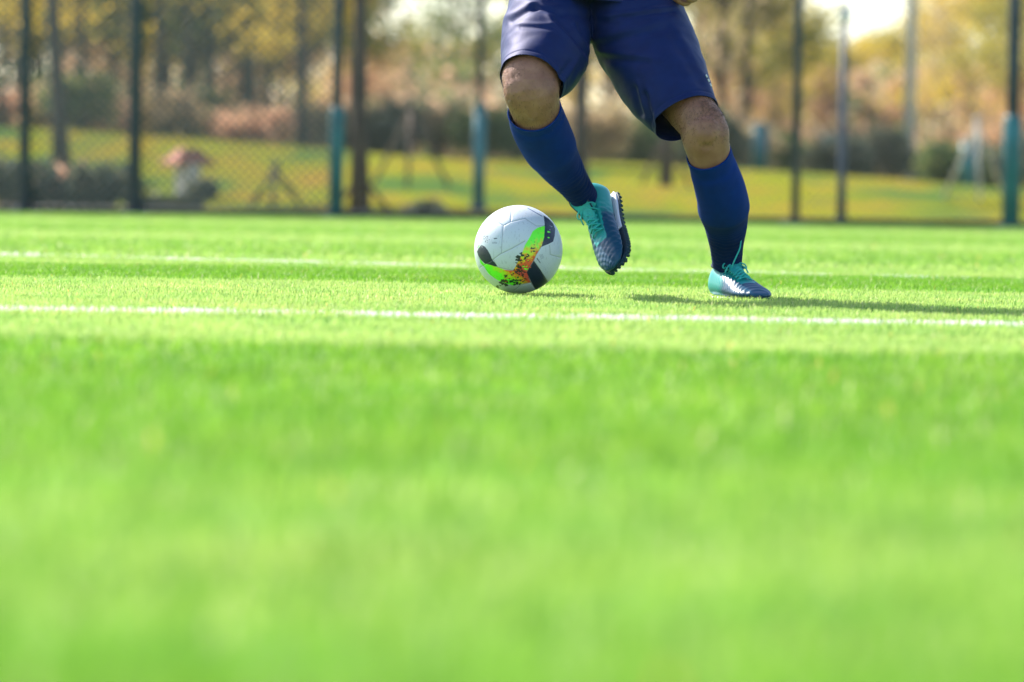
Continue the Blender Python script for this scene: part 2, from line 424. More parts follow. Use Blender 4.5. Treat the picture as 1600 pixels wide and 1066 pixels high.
    chips(610, 715, 28, 22, 10, 11, g); chips(480, 850, 55, 40, 16, 7, g * 0.8); chips(650, 600, 30, 40, 10, 8, yl); chips(400, 850, 25, 25, 6, 8, orr); chips(625, 690, 40, 30, 10, 8, orr)
    chips(850, 345, 6, 4, 3, 13, g); chips(847, 403, 4, 4, 2, 9, g); chips(870, 285, 10, 8, 4, 7, white * .6); chips(862, 318, 4, 3, 2, 5, white * .7); chips(130, 505, 22, 14, 8, 5, g * .6); chips(150, 500, 10, 12, 3, 5, white)
    chips(190, 425, 40, 35, 22, 6, blk * 2)
    gry = np.array([0.1, 0.11, 0.14])
    for poly in ([(275, 414), (300, 411), (318, 416), (300, 424), (278, 424)],):
        col[inside(poly)] = gry
    for a, b, wd, c in [((626, 98), (772, 178), 9, navy * 4), ((730, 618), (762, 662), 5, gry), ((757, 580), (775, 622), 3, gry * 3), ((768, 575), (790, 617), 3, gry * 3), ((780, 572), (800, 610), 2.5, gry * 3)]:
        p = uv([a, b]); d = dist([a, b]); col[d < wd / 463] = c
    for j in range(3):                                            # rows of tiny print, too small to read
        for k in range(9):
            a = (745 + j * 11 + k * 9, 640 - j * 7 + k * 16); col[dist([a, (a[0] + 3, a[1] + 6)]) < 1.6 / 463] = gry * 3.5
    for k in range(5):
        a = (262 + k * 11, 457); col[dist([a, (a[0] + 2, a[1] + 12)]) < 3 / 463] = gry * 2
    # moulded seams
    seams = [[(295, 240), (375, 283), (366, 400), (358, 570), (275, 635), (130, 730)], [(375, 283), (450, 243), (540, 220), (600, 205), (720, 280)], [(358, 572), (460, 522), (600, 438)],
             [(720, 280), (806, 276)], [(985, 612), (870, 578), (862, 480)], [(772, 497), (722, 580), (697, 642), (625, 765), (668, 872), (722, 952)], [(450, 243), (460, 95)], [(295, 240), (150, 260)],
             [(318, 716), (275, 635)], [(318, 716), (490, 750), (625, 765)], [(668, 872), (560, 905), (480, 975)], [(697, 642), (852, 870)], [(128, 628), (180, 720), (300, 842)]]
    dm = np.full(len(D), 9.0)
    for s_ in seams: dm = np.minimum(dm, dist(s_))
    rad = BR * (1 - 0.009 * np.exp(-(dm / 0.016) ** 2) + 0.0006 * jx)
    col *= (1 - 0.45 * np.exp(-(dm / 0.009) ** 2))[:, None]
    col *= (1 + 0.04 * np.array([noise.noise(Vector(tuple(p * 3.3 + 2))) for p in D]))[:, None]
    sc = (np.array([noise.noise(Vector((p[0] * 30, p[1] * 30, p[2] * 9))) for p in D]) > 0.45)
    col[sc] *= 0.86
    col = np.clip(col, 0.004, 1)
    root = empty('football', (BC[0], BC[1], BC[2] - BR))
    tag(root, 'white football with navy panels and a green to orange splash, on the turf', 'football')
    o = obj('cover', D * rad[:, None] + BC, Fq, attr_mat('ball cover', 0.36, spec=0.5, bump=420), root); set_col(o, col)
    # valve
    mbv = MB(); dv = Vector((0.3, 0.9, -0.31)).normalized(); 
    c0 = np.array(BC) + np.array(dv) * (BR * 0.992)
    mbv.tube([c0, c0 + np.array(dv) * BR * 0.012], 0.004, 12); mbv.build('valve', mat('valve rubber', (0.02, 0.02, 0.02), 0.6), root)
make_ball()

#PERSON
# ------------------------------------------------------------------ the player
SKIN = mat('skin', (0.235, 0.096, 0.056), 0.5, col2=(0.34, 0.155, 0.095), scale=22, bump=0.14, bscale=190, sss=0.04, spec=0.45)
def tint(m, c):
    m.node_tree.nodes['Principled BSDF'].inputs['Sheen Tint'].default_value = (*c, 1); m.node_tree.nodes['Principled BSDF'].inputs['Specular Tint'].default_value = (*c, 1); return m
SHORTS = mat('shorts cloth', (0.0022, 0.0145, 0.068), 0.60, var=0.12, scale=30, bump=0.06, bscale=900, spec=0.38, sheen=0.03)
tint(SHORTS, (.50, .42, 1.0))
JERSEY = mat('jersey cloth', (0.0015, 0.014, 0.075), 0.6, var=0.1, scale=30, bump=0.06, bscale=900, spec=0.4, sheen=0.1)
SOCK = attr_mat('sock knit', 0.85, spec=0.10, bump=520)
tint(JERSEY, (.50, .42, 1.0))
DARK = mat('under layer', (0.004, 0.008, 0.022), 0.8)

HipL = (868, -45, 9.78); HipR = (985, -45, 9.74)
player = empty('person', W(950, 459, 9.62)); player.location.z = 0.0
tag(player, 'person in navy shorts and blue socks stepping beside the football', 'person')

def A(*p): return np.array(p, float)
pel = W(925, -55, 9.75); chestc = pel + A(0.0, -0.12, 0.42); neck = pel + A(-0.01, -0.15, 0.60)
ANK_R = W(914, 311, 9.72); ANK_S = W(1136, 408, 9.70)
Fr = A(0.06, -0.76, -0.65); Fr /= np.linalg.norm(Fr); Nr = A(-0.79, -0.46, 0.40); Nr -= Fr * Nr.dot(Fr); Nr /= np.linalg.norm(Nr)
Fs = A(0.36, -0.93, 0.0); Fs /= np.linalg.norm(Fs); Ns = A(0, 0, 1.0)
def foot_frame(F, N, ank):
    S = np.cross(N, F)                               # local: x = F, y = S, z = N
    R = np.stack([F, S, N], 1); org = ank - R @ A(0.062, 0, 0.098)
    return R, org
RR, OR = foot_frame(Fr, Nr, ANK_R); RS, OS = foot_frame(Fs, Ns, ANK_S)
dz = -0.016 - OS[2]; OS[2] += dz
body = []
# raised leg: thigh, knee, shin
body.append(limb([(868, -60, 9.80, .092, .095), (852, 30, 9.66, .088, .092), (838, 92, 9.52, .078, .080), (829, 128, 9.445, .071, .070), (826, 148, 9.415, .056, .050)]))
body.append(limb([(829, 108, 9.47, .052, .050), (830, 140, 9.43, .070, .062), (836, 168, 9.455, .061, .058), (848, 200, 9.51, .058, .062), (866, 240, 9.58, .048, .052), (890, 282, 9.66, .034, .038), (912, 308, 9.72, .026, .031)]))
body.append(ellipsoid(W(825, 132, 9.405), (.038, .026, .042)))
body.append(ellipsoid(W(833, 172, 9.405), (.022, .02, .024)))
body.append(ellipsoid(W(805, 115, 9.465), (.034, .04, .037)))
body.append(ellipsoid(W(846, 104, 9.46), (.036, .04, .04)))
# standing leg
body.append(limb([(978, -60, 9.76, .100, .100), (1014, 60, 9.63, .088, .092), (1056, 140, 9.55, .066, .066), (1086, 180, 9.47, .058, .060), (1104, 210, 9.44, .052, .050)]))
body.append(limb([(1094, 178, 9.47, .050, .050), (1101, 206, 9.445, .060, .056), (1107, 236, 9.465, .054, .054), (1118, 275, 9.51, .053, .058), (1128, 318, 9.565, .050, .055), (1133, 360, 9.63, .036, .040), (1136, 408, 9.70, .026, .031)]))
body.append(ellipsoid(W(1103, 205, 9.405), (.034, .024, .038)))
body.append(ellipsoid(W(1109, 236, 9.425), (.02, .018, .022)))
body.append(ellipsoid(W(1079, 190, 9.465), (.026, .036, .036)))
body.append(ellipsoid(W(1108, 186, 9.465), (.020, .028, .028)))
# feet inside the shoes
for R, O in ((RR, OR), (RS, OS)):
    K = np.array([[0.035, 0, .055, .016, .022], [0.07, 0, .062, .022, .03], [0.14, 0, .045, .028, .020], [0.21, 0, .036, .028, .010], [0.25, 0, .034, .020, .007]])
    K[:, :3] = K[:, :3] @ R.T + O; body.append(limbw(K, 20, 20, ref=R[:, 1]))
# torso
body.append(limbw([list(pel + A(0, .01, -.14)) + [.10, .09], list(pel + A(0, .01, -.08)) + [.165, .115], list(pel + A(0, 0, 0)) + [.168, .118], list(pel + A(0, -.03, .14)) + [.142, .10],
                   list(pel + A(0, -.08, .28)) + [.155, .112], list(pel + A(0, -.12, .42)) + [.172, .118], list(pel + A(0, -.14, .52)) + [.15, .085], list(pel + A(0, -.15, .57)) + [.075, .06]], 50, 40))
# neck and head
hd = pel + A(-0.025, -.20, .745)
body.append(limbw([list(pel + A(0, -.14, .52)) + [.07, .06], list(pel + A(-.01, -.155, .60)) + [.056, .056], list(hd + A(0, .02, -.03)) + [.052, .054]], 14, 20))
body.append(ellipsoid(hd + A(0, .015, .03), (.076, .096, .088)))
body.append(limbw([list(hd + A(0, -.01, .03)) + [.066, .078], list(hd + A(0, -.022, -.04)) + [.060, .070], list(hd + A(0, -.035, -.085)) + [.038, .045], list(hd + A(0, -.04, -.105)) + [.018, .022]], 18, 22))
body.append(limbw([list(hd + A(0, -.082, .02)) + [.009, .010], list(hd + A(0, -.098, -.01)) + [.012, .013], list(hd + A(0, -.100, -.03)) + [.016, .012], list(hd + A(0, -.088, -.036)) + [.012, .008]], 12, 12))
body.append(ellipsoid(hd + A(0, -.079, .030), (.045, .016, .010)))
body.append(ellipsoid(hd + A(0, -.086, -.056), (.024, .012, .006))); body.append(ellipsoid(hd + A(0, -.084, -.067), (.021, .012, .007)))
for s in (-1, 1):
    body.append(ellipsoid(hd + A(s * .080, .012, -.005), (.009, .022, .033)))
    body.append(ellipsoid(hd + A(s * .045, -.06, -.02), (.02, .02, .02)))
# arms with hands
def hand(wr, d, palm_n, side, curl):
    """wrist, direction of the palm, palm normal, thumb side (+1 / -1), curl 0..1"""
    d = d / np.linalg.norm(d); palm_n = palm_n - d * palm_n.dot(d); palm_n /= np.linalg.norm(palm_n); lat = np.cross(d, palm_n) * side
    out = [limbw([list(wr - d * .03) + [.027, .021], list(wr + d * .015) + [.030, .018], list(wr + d * .055) + [.040, .016], list(wr + d * .088) + [.041, .014]], 16, 20, ref=lat)]
    for k, (off, L, rr) in enumerate(((.030, .070, .0088), (.010, .080, .0092), (-.010, .074, .0088), (-.030, .058, .0078))):
        p = wr + d * (.078 - abs(k - 1) * .004) + lat * off * 1.05; ang = 0.25; pts = [list(p - d * .01) + [rr, rr]]
        for j, fr in enumerate((.42, .32, .26)):
            a = ang + curl * (0.45 + 0.95 * j) + 0.05 * k
            dirv = d * math.cos(a) + palm_n * math.sin(a) + lat * off * 0.7
            p = p + dirv / np.linalg.norm(dirv) * L * fr; pts.append(list(p) + [rr * (1 - .08 * (j + 1))] * 2)
        out.append(limbw(pts, 16, 12, ref=lat))
    t0 = wr + d * .022 + lat * .026; td = d * .62 + lat * .62 + palm_n * .35; td /= np.linalg.norm(td); t1 = t0 + td * .042; t2 = t1 + (td * .5 + d * .8) / 1.1 * .030; t3 = t2 + (d * .9 + palm_n * .4 - lat * .1) * .024
    out.append(limbw([list(wr + d * .005 + lat * .012) + [.013, .013], list(t0) + [.014, .013], list(t1) + [.0105, .0105], list(t2) + [.0098, .0095], list(t3) + [.007, .007]], 18, 12, ref=palm_n))
    return out
shL = pel + A(.175, -.13, .47); shR = pel + A(-.175, -.13, .47)
hl = W(1082, 6, 9.60)
wrL = hl + A(-0.002, .03, .105); elL = pel + A(.31, .02, .24)
wrR = pel + A(-.44, -.12, .20); elR = pel + A(-.36, .08, .30)
for sh, el, wr in ((shL, elL, wrL), (shR, elR, wrR)):
    body.append(limbw([list(sh + (sh - el) * -.02) + [.052, .055], list(sh * .6 + el * .4) + [.046, .048], list(el) + [.036, .038], list(el * .62 + wr * .38) + [.038, .036], list(wr) + [.026, .021]], 30, 24, ref=A(0, 1, .2)))
body += hand(wrL, A(.02, -.10, -1.0), A(-.75, -.55, .1), -1, .85)
body += hand(wrR, A(-.3, -.85, -.3), A(.2, -.3, -.9), -1, .6)
bme = remesh(body, 0.0038, 5)
def skin_disp(v, n):
    # kneecap outline, tendon hollows
    a = np.zeros(len(v))
    for (px, py, Y, rad, amp) in ((825, 136, 9.40, .030, .0), (795, 150, 9.44, .016, -.005), (856, 150, 9.42, .018, -.005), (826, 158, 9.40, .012, -.004), (824, 108, 9.42, .014, -.003),
                                  (1083, 218, 9.43, .014, -.004), (1122, 214, 9.43, .014, -.004), (1104, 228, 9.40, .011, -.0035), (1100, 182, 9.41, .014, -.003)):
        c = W(px, py, Y); d = np.linalg.norm(v - c, axis=1); a += 1.7 * amp * np.exp(-(d / rad) ** 2)
    leg = v[:, 2] < 0.72
    nn = np.zeros(len(v)); nn[leg] = nz(v[leg], 28) * .0014 + nz(v[leg], 70, 5) * .0006
    return v + n * (a + nn)[:, None]
skin = finish(bme, 'body', SKIN, player, disp=skin_disp)
skin['label'] = 'tanned skin showing at both knees'

# leg hair: fine strands on knees and lower thighs
sv, sn = mesh_arrays(bme); off = np.array(player.location)
hv = []; hf = []; zz = sv[:, 2] + off[2]; cand = np.where((zz > .38) & (zz < .66))[0]
pick = RNG.choice(cand, 6500); dd_ = np.linalg.norm(sv[cand] + off - W(1104, 172, 9.43), axis=1); pr_ = np.exp(-(dd_ / .042) ** 2) + .25 * np.exp(-(np.linalg.norm(sv[cand] + off - W(800, 120, 9.44), axis=1) / .04) ** 2); pr_ /= pr_.sum(); pick = np.concatenate([pick, RNG.choice(cand, 1700, p=pr_)])
for q in pick:
    p = sv[q] + off; n = sn[q]; d = n * .55 + A(0, 0, -.6) + RNG.normal(0, .35, 3); d /= np.linalg.norm(d); L = RNG.uniform(.006, .014)
    s_ = np.cross(d, RNG.normal(0, 1, 3)); s_ /= np.linalg.norm(s_) + 1e-9; s_ *= .00028; b = len(hv)
    hv += [p - s_, p + s_, p + d * L]; hf.append((b, b + 1, b + 2))
obj('leg_hair', np.array(hv), np.array(hf), mat('dark hair', (0.05, 0.03, 0.02), 0.4), player)

# hair on the head, eyes
hv, hff = ellipsoid(hd + A(0, .022, .040), (.082, .100, .088), n=24)
keep = []
for q in hff:
    c = np.mean([hv[i] for i in q], 0) - hd
    if c[2] > 0.045 + 0.35 * (-c[1] - .05) or (c[1] > .01 and c[2] > -.05): keep.append(q)
ho = obj('hair', hv + (nz(hv, 60)[:, None] * .006), keep, mat('black hair', (0.012, 0.010, 0.008), 0.5, bump=.6, bscale=200), player)
md = ho.modifiers.new('t', 'SOLIDIFY'); md.thickness = .008
for s in (-1, 1):
    v_, f_ = ellipsoid(hd + A(s * .031, -.076, .008), (.012, .010, .009), n=12); e_ = obj('eye', v_, f_, mat('eye white', (.8, .8, .78), .2), player)
    v_, f_ = ellipsoid(hd + A(s * .031, -.0845, .008), (.005, .0025, .005), n=8); obj('iris', v_, f_, mat('iris brown', (.03, .015, .01), .2), e_)

# shorts
def lin(a, b, t): return [a[i] + (b[i] - a[i]) * t for i in range(len(a))]
sp = []
hemL = (831, 127, 9.440); hemR = (1072, 186, 9.475)
sp.append(limb([(884, -70, 9.78, .10, .115), (868, -10, 9.74, .106, .118), (855, 45, 9.63, .110, .112), (850, 90, 9.53, .1085, .100), (830, 127, 9.44, .0805, .078), (822, 150, 9.395, .079, .076)], 40, 48))
sp.append(limb([(970, -70, 9.76, .10, .12), (983, -10, 9.72, .114, .124), (1001, 50, 9.655, .127, .124), (1019, 88, 9.61, .1215, .118), (1043, 138, 9.54, .109, .104), (1072, 184, 9.475, .086, .080), (1086, 208, 9.44, .084, .076)], 40, 48))
sp.append(limb([(925, -95, 9.75, .172, .122), (925, -30, 9.745, .196, .138), (923, 15, 9.735, .180, .125), (922, 45, 9.71, .09, .08), (921, 62, 9.70, .02, .03)], 30, 48))
sme = remesh(sp, 0.003, 12)
creases = [((922, 88), (872, 32), .010, .0075), ((930, 84), (905, 40), .008, .005), ((814, 44), (862, 47), .006, .002), ((798, 32), (835, 14), .009, .0038), ((835, 14), (880, 24), .008, .0035),
           ((940, 70), (1040, 45), .012, .004), ((935, 90), (1010, 100), .010, .004), ((880, 20), (960, 38), .010, .003), ((1005, 150), (1020, 205), .008, .005), ((990, 140), (1000, 180), .007, .004),
           ((960, 30), (1050, 18), .007, .004), ((890, 100), (870, 130), .008, .004), ((1050, 60), (1090, 130), .012, .003)]
def cloth_disp(v, n, creases=creases, amp=.0036, Yp=9.55):
    a = nz(v * A(1, 1, .55), 15, 1.7) * amp + nz(v * A(.5, 1, 1.2), 34, 4.2) * amp * .45
    front = np.clip(-n[:, 1] * 2 + .3, 0, 1)
    for (p, q, wd, am) in creases:
        P = W(*p, Yp); Q = W(*q, Yp); p2 = P[[0, 2]]; q2 = Q[[0, 2]]; d = q2 - p2; x = v[:, [0, 2]]
        tt = ((x - p2) @ d) / (d @ d); tc_ = np.clip(tt, 0, 1); dd = np.linalg.norm(x - p2 - tc_[:, None] * d, axis=1)
        nrm = np.array([-d[1], d[0]]) / np.linalg.norm(d); sd = (x - p2) @ nrm
        prof = -np.exp(-(dd / wd) ** 2) + .8 * np.exp(-((sd - wd * 1.5) / wd) ** 2) * np.exp(-((dd - wd * 1.5) / (wd * 1.6)) ** 2)
        a += am * prof * front
    return v + n * a[:, None]
def hem_cut(hem, nxt, prev, flt):
    co = W(*hem); no = W(*nxt) - W(*prev); return (co, no / np.linalg.norm(no), flt)
mx_ = (W(922, 90, 9.6))[0]
nL = A(-.27, -.73, -.61); cL = (W(*hemL), nL / np.linalg.norm(nL), lambda c: c.x < mx_ and c.z < .66)
cR = hem_cut(hemR, (1086, 212, 9.44), (1038, 122, 9.555), lambda c: c.x > mx_ + .02 and c.z < .60)
def shorts_disp(v, n):
    v = cloth_disp(v, n)
    for co, no, flt in (cL, cR):
        sel = np.array([flt(Vector(p)) for p in v]); d = (v - co) @ no; v = v - n * (np.exp(-((d + .016) / .0028) ** 2) * .0016 * sel)[:, None]
        v = v + n * ((d > -.015) * .0007 * sel)[:, None]
    # side seams and centre seam
    return v
shorts = finish(sme, 'shorts', SHORTS, player, cuts=(cL, cR), thick=.0016, disp=shorts_disp)
# hem bands
def hemband(hem, nxt, prev, a, b, name, par, m, wd=.010, rr=.0016):
    co = W(*hem); no = W(*nxt) - W(*prev); no /= np.linalg.norm(no); L = cr - no * cr.dot(no); L /= np.linalg.norm(L); D = np.cross(no, L)
    th = np.linspace(0, 2 * math.pi, 72); v = []; f = []
    return co, no, L, D
# small white emblem at the outer edge of the standing leg
emb = MB()
for k in range(3):
    c = W(1104 + k * 3.2, 119 + k * 7, 9.49)
    emb.box(c + A(.0, 0, 0), (.0035, .012, .0075), Matrix.Rotation(math.radians(-24), 3, 'Y'))
eo = emb.build('emblem', mat('white print', (.8, .8, .82), .5), shorts)

# socks
def sock(keys, hem, ribs, guard, ref=None):
    K = [list(W(k[0], k[1], k[2])) + [k[3], k[4]] for k in keys]; S = spline(K, 150); m = len(S)
    Cn = S[:, :3]; a = S[:, 3].copy(); b = S[:, 4].copy(); tt = np.linspace(0, 1, m)
    T = np.gradient(Cn, axis=0); T /= np.linalg.norm(T, axis=1)[:, None]; n = 96; th = np.linspace(0, 2 * math.pi, n, endpoint=False); rings = []
    for i in range(m):
        L = cr - T[i] * cr.dot(T[i]); L /= np.linalg.norm(L); D = np.cross(T[i], L)
        P = Cn[i] + np.outer(np.cos(th) * a[i], L) + np.outer(np.sin(th) * b[i], D)
        nrm = np.outer(np.cos(th), L) + np.outer(np.sin(th), D); front = np.clip(-nrm[:, 1] + .45, 0, 1)
        g = guard(tt[i]) * front; rb = 0
        if ribs[0] < tt[i] < ribs[1]:
            ph = np.array([noise.noise(Vector((math.cos(q) * 1.6, math.sin(q) * 1.6, tt[i] * 7))) for q in th])
            rb = -.0030 * (0.5 + 0.5 * np.sin(tt[i] * ribs[2] + 5.0 * ph)) ** 3 * (0.6 + 1.2 * np.abs(ph)) * min(1, (tt[i] - ribs[0]) * 12)
        fl = .0012 * np.array([noise.noise(Vector((p[0] * 26, p[1] * 26, p[2] * 14))) for p in P])
        cuff = .0006 if tt[i] < .05 else 0
        P = P + nrm * (g + rb + fl + cuff)[:, None]; rings.append(P)
    # turn the cuff inside
    r_in = [rings[0] + (Cn[0] - rings[0]) * .10 + T[0] * .02, rings[0] + (Cn[0] - rings[0]) * .05 - T[0] * .001]
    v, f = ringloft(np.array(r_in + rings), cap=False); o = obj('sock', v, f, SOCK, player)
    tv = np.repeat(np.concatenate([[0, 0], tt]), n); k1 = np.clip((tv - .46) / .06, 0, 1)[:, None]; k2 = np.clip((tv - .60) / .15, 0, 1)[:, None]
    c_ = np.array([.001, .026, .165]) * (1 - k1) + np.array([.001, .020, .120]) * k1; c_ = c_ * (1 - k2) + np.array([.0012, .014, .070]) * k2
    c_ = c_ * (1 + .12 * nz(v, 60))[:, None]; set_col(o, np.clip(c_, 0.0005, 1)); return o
def gd(t0, t1, am):
    def g(t):
        return am * (1 / (1 + math.exp(-(t - t0) * 90))) * (1 / (1 + math.exp((t - t1) * 70)))
    return g
s1 = sock([(835, 172, 9.455, .0665, .064), (842, 195, 9.505, .067, .069), (858, 228, 9.565, .0650, .069), (876, 258, 9.62, .054, .058), (896, 286, 9.675, .041, .045), (914, 310, 9.725, .034, .040)],
          None, (.55, .99, 150), gd(.09, .46, .005))
s2 = sock([(1107, 240, 9.467, .0560, .059), (1116, 268, 9.505, .0565, .063), (1127, 303, 9.55, .0605, .068), (1131, 327, 9.59, .0625, .066), (1134, 352, 9.63, .054, .056), (1135, 382, 9.67, .0435, .048), (1136, 412, 9.705, .037, .042)],
          None, (.55, .99, 190), gd(.12, .50, .0055))

# jersey
jp = [limbw([list(pel + A(.002, -.022, -.13)) + [.212, .178], list(pel + A(.002, -.012, -.02)) + [.203, .160], list(pel + A(0, -.03, .14)) + [.170, .124], list(pel + A(0, -.08, .28)) + [.175, .132],
             list(pel + A(0, -.12, .42)) + [.190, .134], list(pel + A(0, -.14, .515)) + [.165, .10], list(pel + A(0, -.15, .57)) + [.085, .075], list(pel + A(0, -.155, .60)) + [.08, .07]], 50, 56)]
for sh, el in ((shL, elL), (shR, elR)):
    jp.append(limbw([list(sh + A(-.05 * np.sign(sh[0] - pel[0]), 0, .01)) + [.06, .062], list(sh) + [.066, .070], list(sh * .6 + el * .4) + [.062, .064], list(sh * .1 + el * .9) + [.058, .062]], 24, 36, ref=A(0, 1, .2)))
jme = remesh(jp, 0.006, 7)
jc = [(pel + A(0, 0, -.098), A(-.05, 0, -1), lambda c: c.z < pel[2] - .03), (pel + A(0, -.155, .585), A(0, 0, 1), lambda c: c.z > pel[2] + .5)]
for sh, el in ((shL, elL), (shR, elR)):
    d = el - sh; jc.append((sh + d * .78, d / np.linalg.norm(d), (lambda s_: (lambda c: (c.x - pel[0]) * s_ > .21))(1 if sh[0] > pel[0] else -1)))
jersey = finish(jme, 'jersey', JERSEY, player, cuts=jc, thick=.0018, disp=lambda v, n: cloth_disp(v, n, creases=[((960, 14), (1050, 4), .007, .004), ((880, -20), (1000, 2), .01, .005), ((800, -10), (870, -25), .01, .005)], amp=.006))
rc = W(876, 1.5, 9.585)
rb = MB(); rb.tube([rc + A(-.008, -.004, -.003), rc + A(.0, -.006, .001), rc + A(.010, -.004, .004)], .0022, 8); rb.build('red_trim', mat('red trim', (.6, .02, .05), .5), jersey)

# shoes
TEAL = (0.010, 0.33, 0.31); NAVY = (0.003, 0.060, 0.125)
UP = attr_mat('shoe upper', 0.38, spec=0.4)
TEALM = mat('teal knit', TEAL, .6, var=.15, scale=80, bump=.2, bscale=900)
LACE = mat('lace', (0.02, 0.42, 0.38), .65, bump=.2, bscale=1500)
MIDS = mat('white foam', (.72, .72, .80), .55); OUTS = mat('outsole rubber', (.004, .032, .055), .6); LIN = mat('collar lining', (.006, .03, .05), .8)
def shoe(R, O, mir):
    def X(P):
        P = np.asarray(P, float).reshape(-1, 3) * A(1, mir, 1); return P @ R.T + O
    # sections: x, half width, top z, bottom z, side shift
    S = spline([(-.004, .012, .060, .030, 0), (.002, .026, .088, .024, 0), (.02, .033, .100, .022, 0), (.045, .0345, .094, .021, 0), (.075, .0345, .089, .021, 0), (.105, .0365, .086, .021, -.001), (.14, .041, .0765, .020, -.002),
                (.175, .0455, .0645, .020, -.002), (.205, .0475, .056, .020, .000), (.235, .0455, .050, .021, .003), (.26, .037, .044, .023, .006), (.278, .024, .038, .026, .008), (.286, .008, .033, .029, .009)], 110)
    n = 96; th = np.linspace(0, 2 * math.pi, n, endpoint=False); rings = []
    for x, hw, zt, zb, sh in S:
        cz = (zt + zb) / 2; hz = (zt - zb) / 2; c = np.cos(th); s = np.sin(th)
        e = 2.6; yy = np.sign(c) * np.abs(c) ** (2 / e) * hw; z = cz + np.sign(s) * np.abs(s) ** (2 / 2.3) * hz
        pinch = np.clip((z - zb) / (zt - zb), 0, 1); yy *= 1 - .30 * pinch ** 1.6 * (1 - np.clip((x - .22) / .06, 0, 1) * .5)
        rings.append(np.column_stack([np.full(n, x), yy + sh, z]))
    rings = np.array(rings); xx = rings[..., 0]; yy = rings[..., 1]; z = rings[..., 2]
    # quilting: diagonal ridges over the forefoot and sides
    fore = np.clip((xx - .055) / .05, 0, 1); d1 = np.sin((xx * 1.0 + z * .9 + yy * .25) * 520); d2 = np.sin((xx * 1.0 - z * .8 - yy * .5) * 470)
    ang = np.arctan2(z - .03, yy); d1 = np.sin(xx * 165 + ang * 3.4); d2 = np.sin(xx * 165 - ang * 3.4)
    q = .0022 * fore * (1 - np.maximum(np.abs(d1) < 0, 0)) * np.sqrt(np.abs(d1 * d2))
    if mir < 0: q = .0034 * fore * np.maximum(np.sin(xx * 420 + z * 520), 0)
    ctr = rings.mean(1, keepdims=True); dirv = rings - ctr; dirv[..., 0] = 0; dirv /= np.linalg.norm(dirv, axis=-1, keepdims=True) + 1e-9
    throat = (xx > .085) & (xx < .185) & (z > S[:, 2][:, None] * .86) & (np.abs(yy) < .019)
    rings = rings + dirv * (q * (~throat))[..., None] - dirv * (throat * .002)[..., None]
    v, f = ringloft(rings)
    # colours: teal heel and throat, navy forefoot, pale wedge beside the sole
    P = v; cx = P[:, 0]; cz = P[:, 2]; jit = nz(P, 90) * .010
    tl = np.array(TEAL); nv = np.array(NAVY); pale = np.array([.34, .50, .56])
    k = np.clip((cx + jit - .088 - (cz - .05) * .5) / .035, 0, 1)[:, None]; colr = tl * .9 * (1 - k) + nv * k
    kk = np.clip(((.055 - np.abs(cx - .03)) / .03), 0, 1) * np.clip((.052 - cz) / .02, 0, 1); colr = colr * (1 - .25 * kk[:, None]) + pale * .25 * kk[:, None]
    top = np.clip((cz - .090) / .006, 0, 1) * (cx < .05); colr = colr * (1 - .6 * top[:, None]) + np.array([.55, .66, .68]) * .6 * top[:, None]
    thr = (cx > .075) & (cx < .20) & (np.abs(P[:, 1]) < .028 - (cx - .08) * .06); hz_ = np.interp(cx, S[:, 0], S[:, 2]); thr &= cz > hz_ * .78; colr[thr] = tl
    ridge = np.abs(np.sin(cx * 165 + np.arctan2(cz - .03, P[:, 1]) * 3.4) * np.sin(cx * 165 - np.arctan2(cz - .03, P[:, 1]) * 3.4)) ** 2 * np.clip((cx - .09) / .03, 0, 1) * (~thr)
    if mir < 0:  # planted shoe: sun glare on the ridges, painted in as pale stripes
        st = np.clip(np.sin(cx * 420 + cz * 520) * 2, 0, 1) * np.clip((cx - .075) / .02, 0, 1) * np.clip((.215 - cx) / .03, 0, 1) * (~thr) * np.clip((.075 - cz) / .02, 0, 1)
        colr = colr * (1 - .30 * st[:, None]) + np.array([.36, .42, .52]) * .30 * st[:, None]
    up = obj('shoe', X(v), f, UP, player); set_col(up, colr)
    # collar
    mb = MB(); th2 = np.linspace(0, 2 * math.pi, 40); ring = [(.047 + .043 * math.cos(a), .0265 * math.sin(a), .094 + .006 * -math.cos(a)) for a in th2]
    mb.tube(X(ring), .0052, 10); mb.build('collar', LIN, up)
    # tongue
    tk = spline([(.155, 0, .072, .014, .003), (.125, 0, .087, .019, .004), (.100, 0, .104, .022, .004), (.088, 0, .124, .023, .0042), (.084, 0, .136, .018, .003)], 26); tk2 = tk.copy(); tk2[:, :3] = X(tk[:, :3])
    v, f = tube(tk2[:, :3], tk2[:, 3], tk2[:, 4], 28, ref=R[:, 1]); to = obj('tongue', v, f, TEALM, up)
    e1 = []
    for s_ in (-1, 1): e1 += [[tuple(p) for p in (tk[8:, :3] + A(0, s_, 0) * tk[8:, 3:4] * .98)]]
    edge = e1[0] + e1[1][::-1]; mb = MB(); mb.tube(X(edge), .0022, 8); mb.build('tongue_edge', LIN, up)
    # laces
    mb = MB(); ex = [.172, .158, .144, .130, .116, .102, .090]
    def top_z(x): return float(np.interp(x, S[:, 0], S[:, 2]))
    for i in range(len(ex) - 1):
        for s_ in (-1, 1):
            a = A(ex[i], s_ * .019, top_z(ex[i]) + .000); b = A(ex[i + 1], -s_ * .020, top_z(ex[i + 1]) + .001); mid = (a + b) / 2 + A(0, 0, .0085 + (.004 if s_ > 0 else 0))
            mb.tube(X(spline([a, mid, b], 9)), .0021, 6)
        a = A(ex[i], -.02, top_z(ex[i])); b = A(ex[i], .02, top_z(ex[i])); mb.tube(X(spline([a, (a + b) / 2 + A(0, 0, .0075), b], 7)), .0019, 6)
    zk = top_z(.088) + .012
    knot = A(.094, 0, zk)
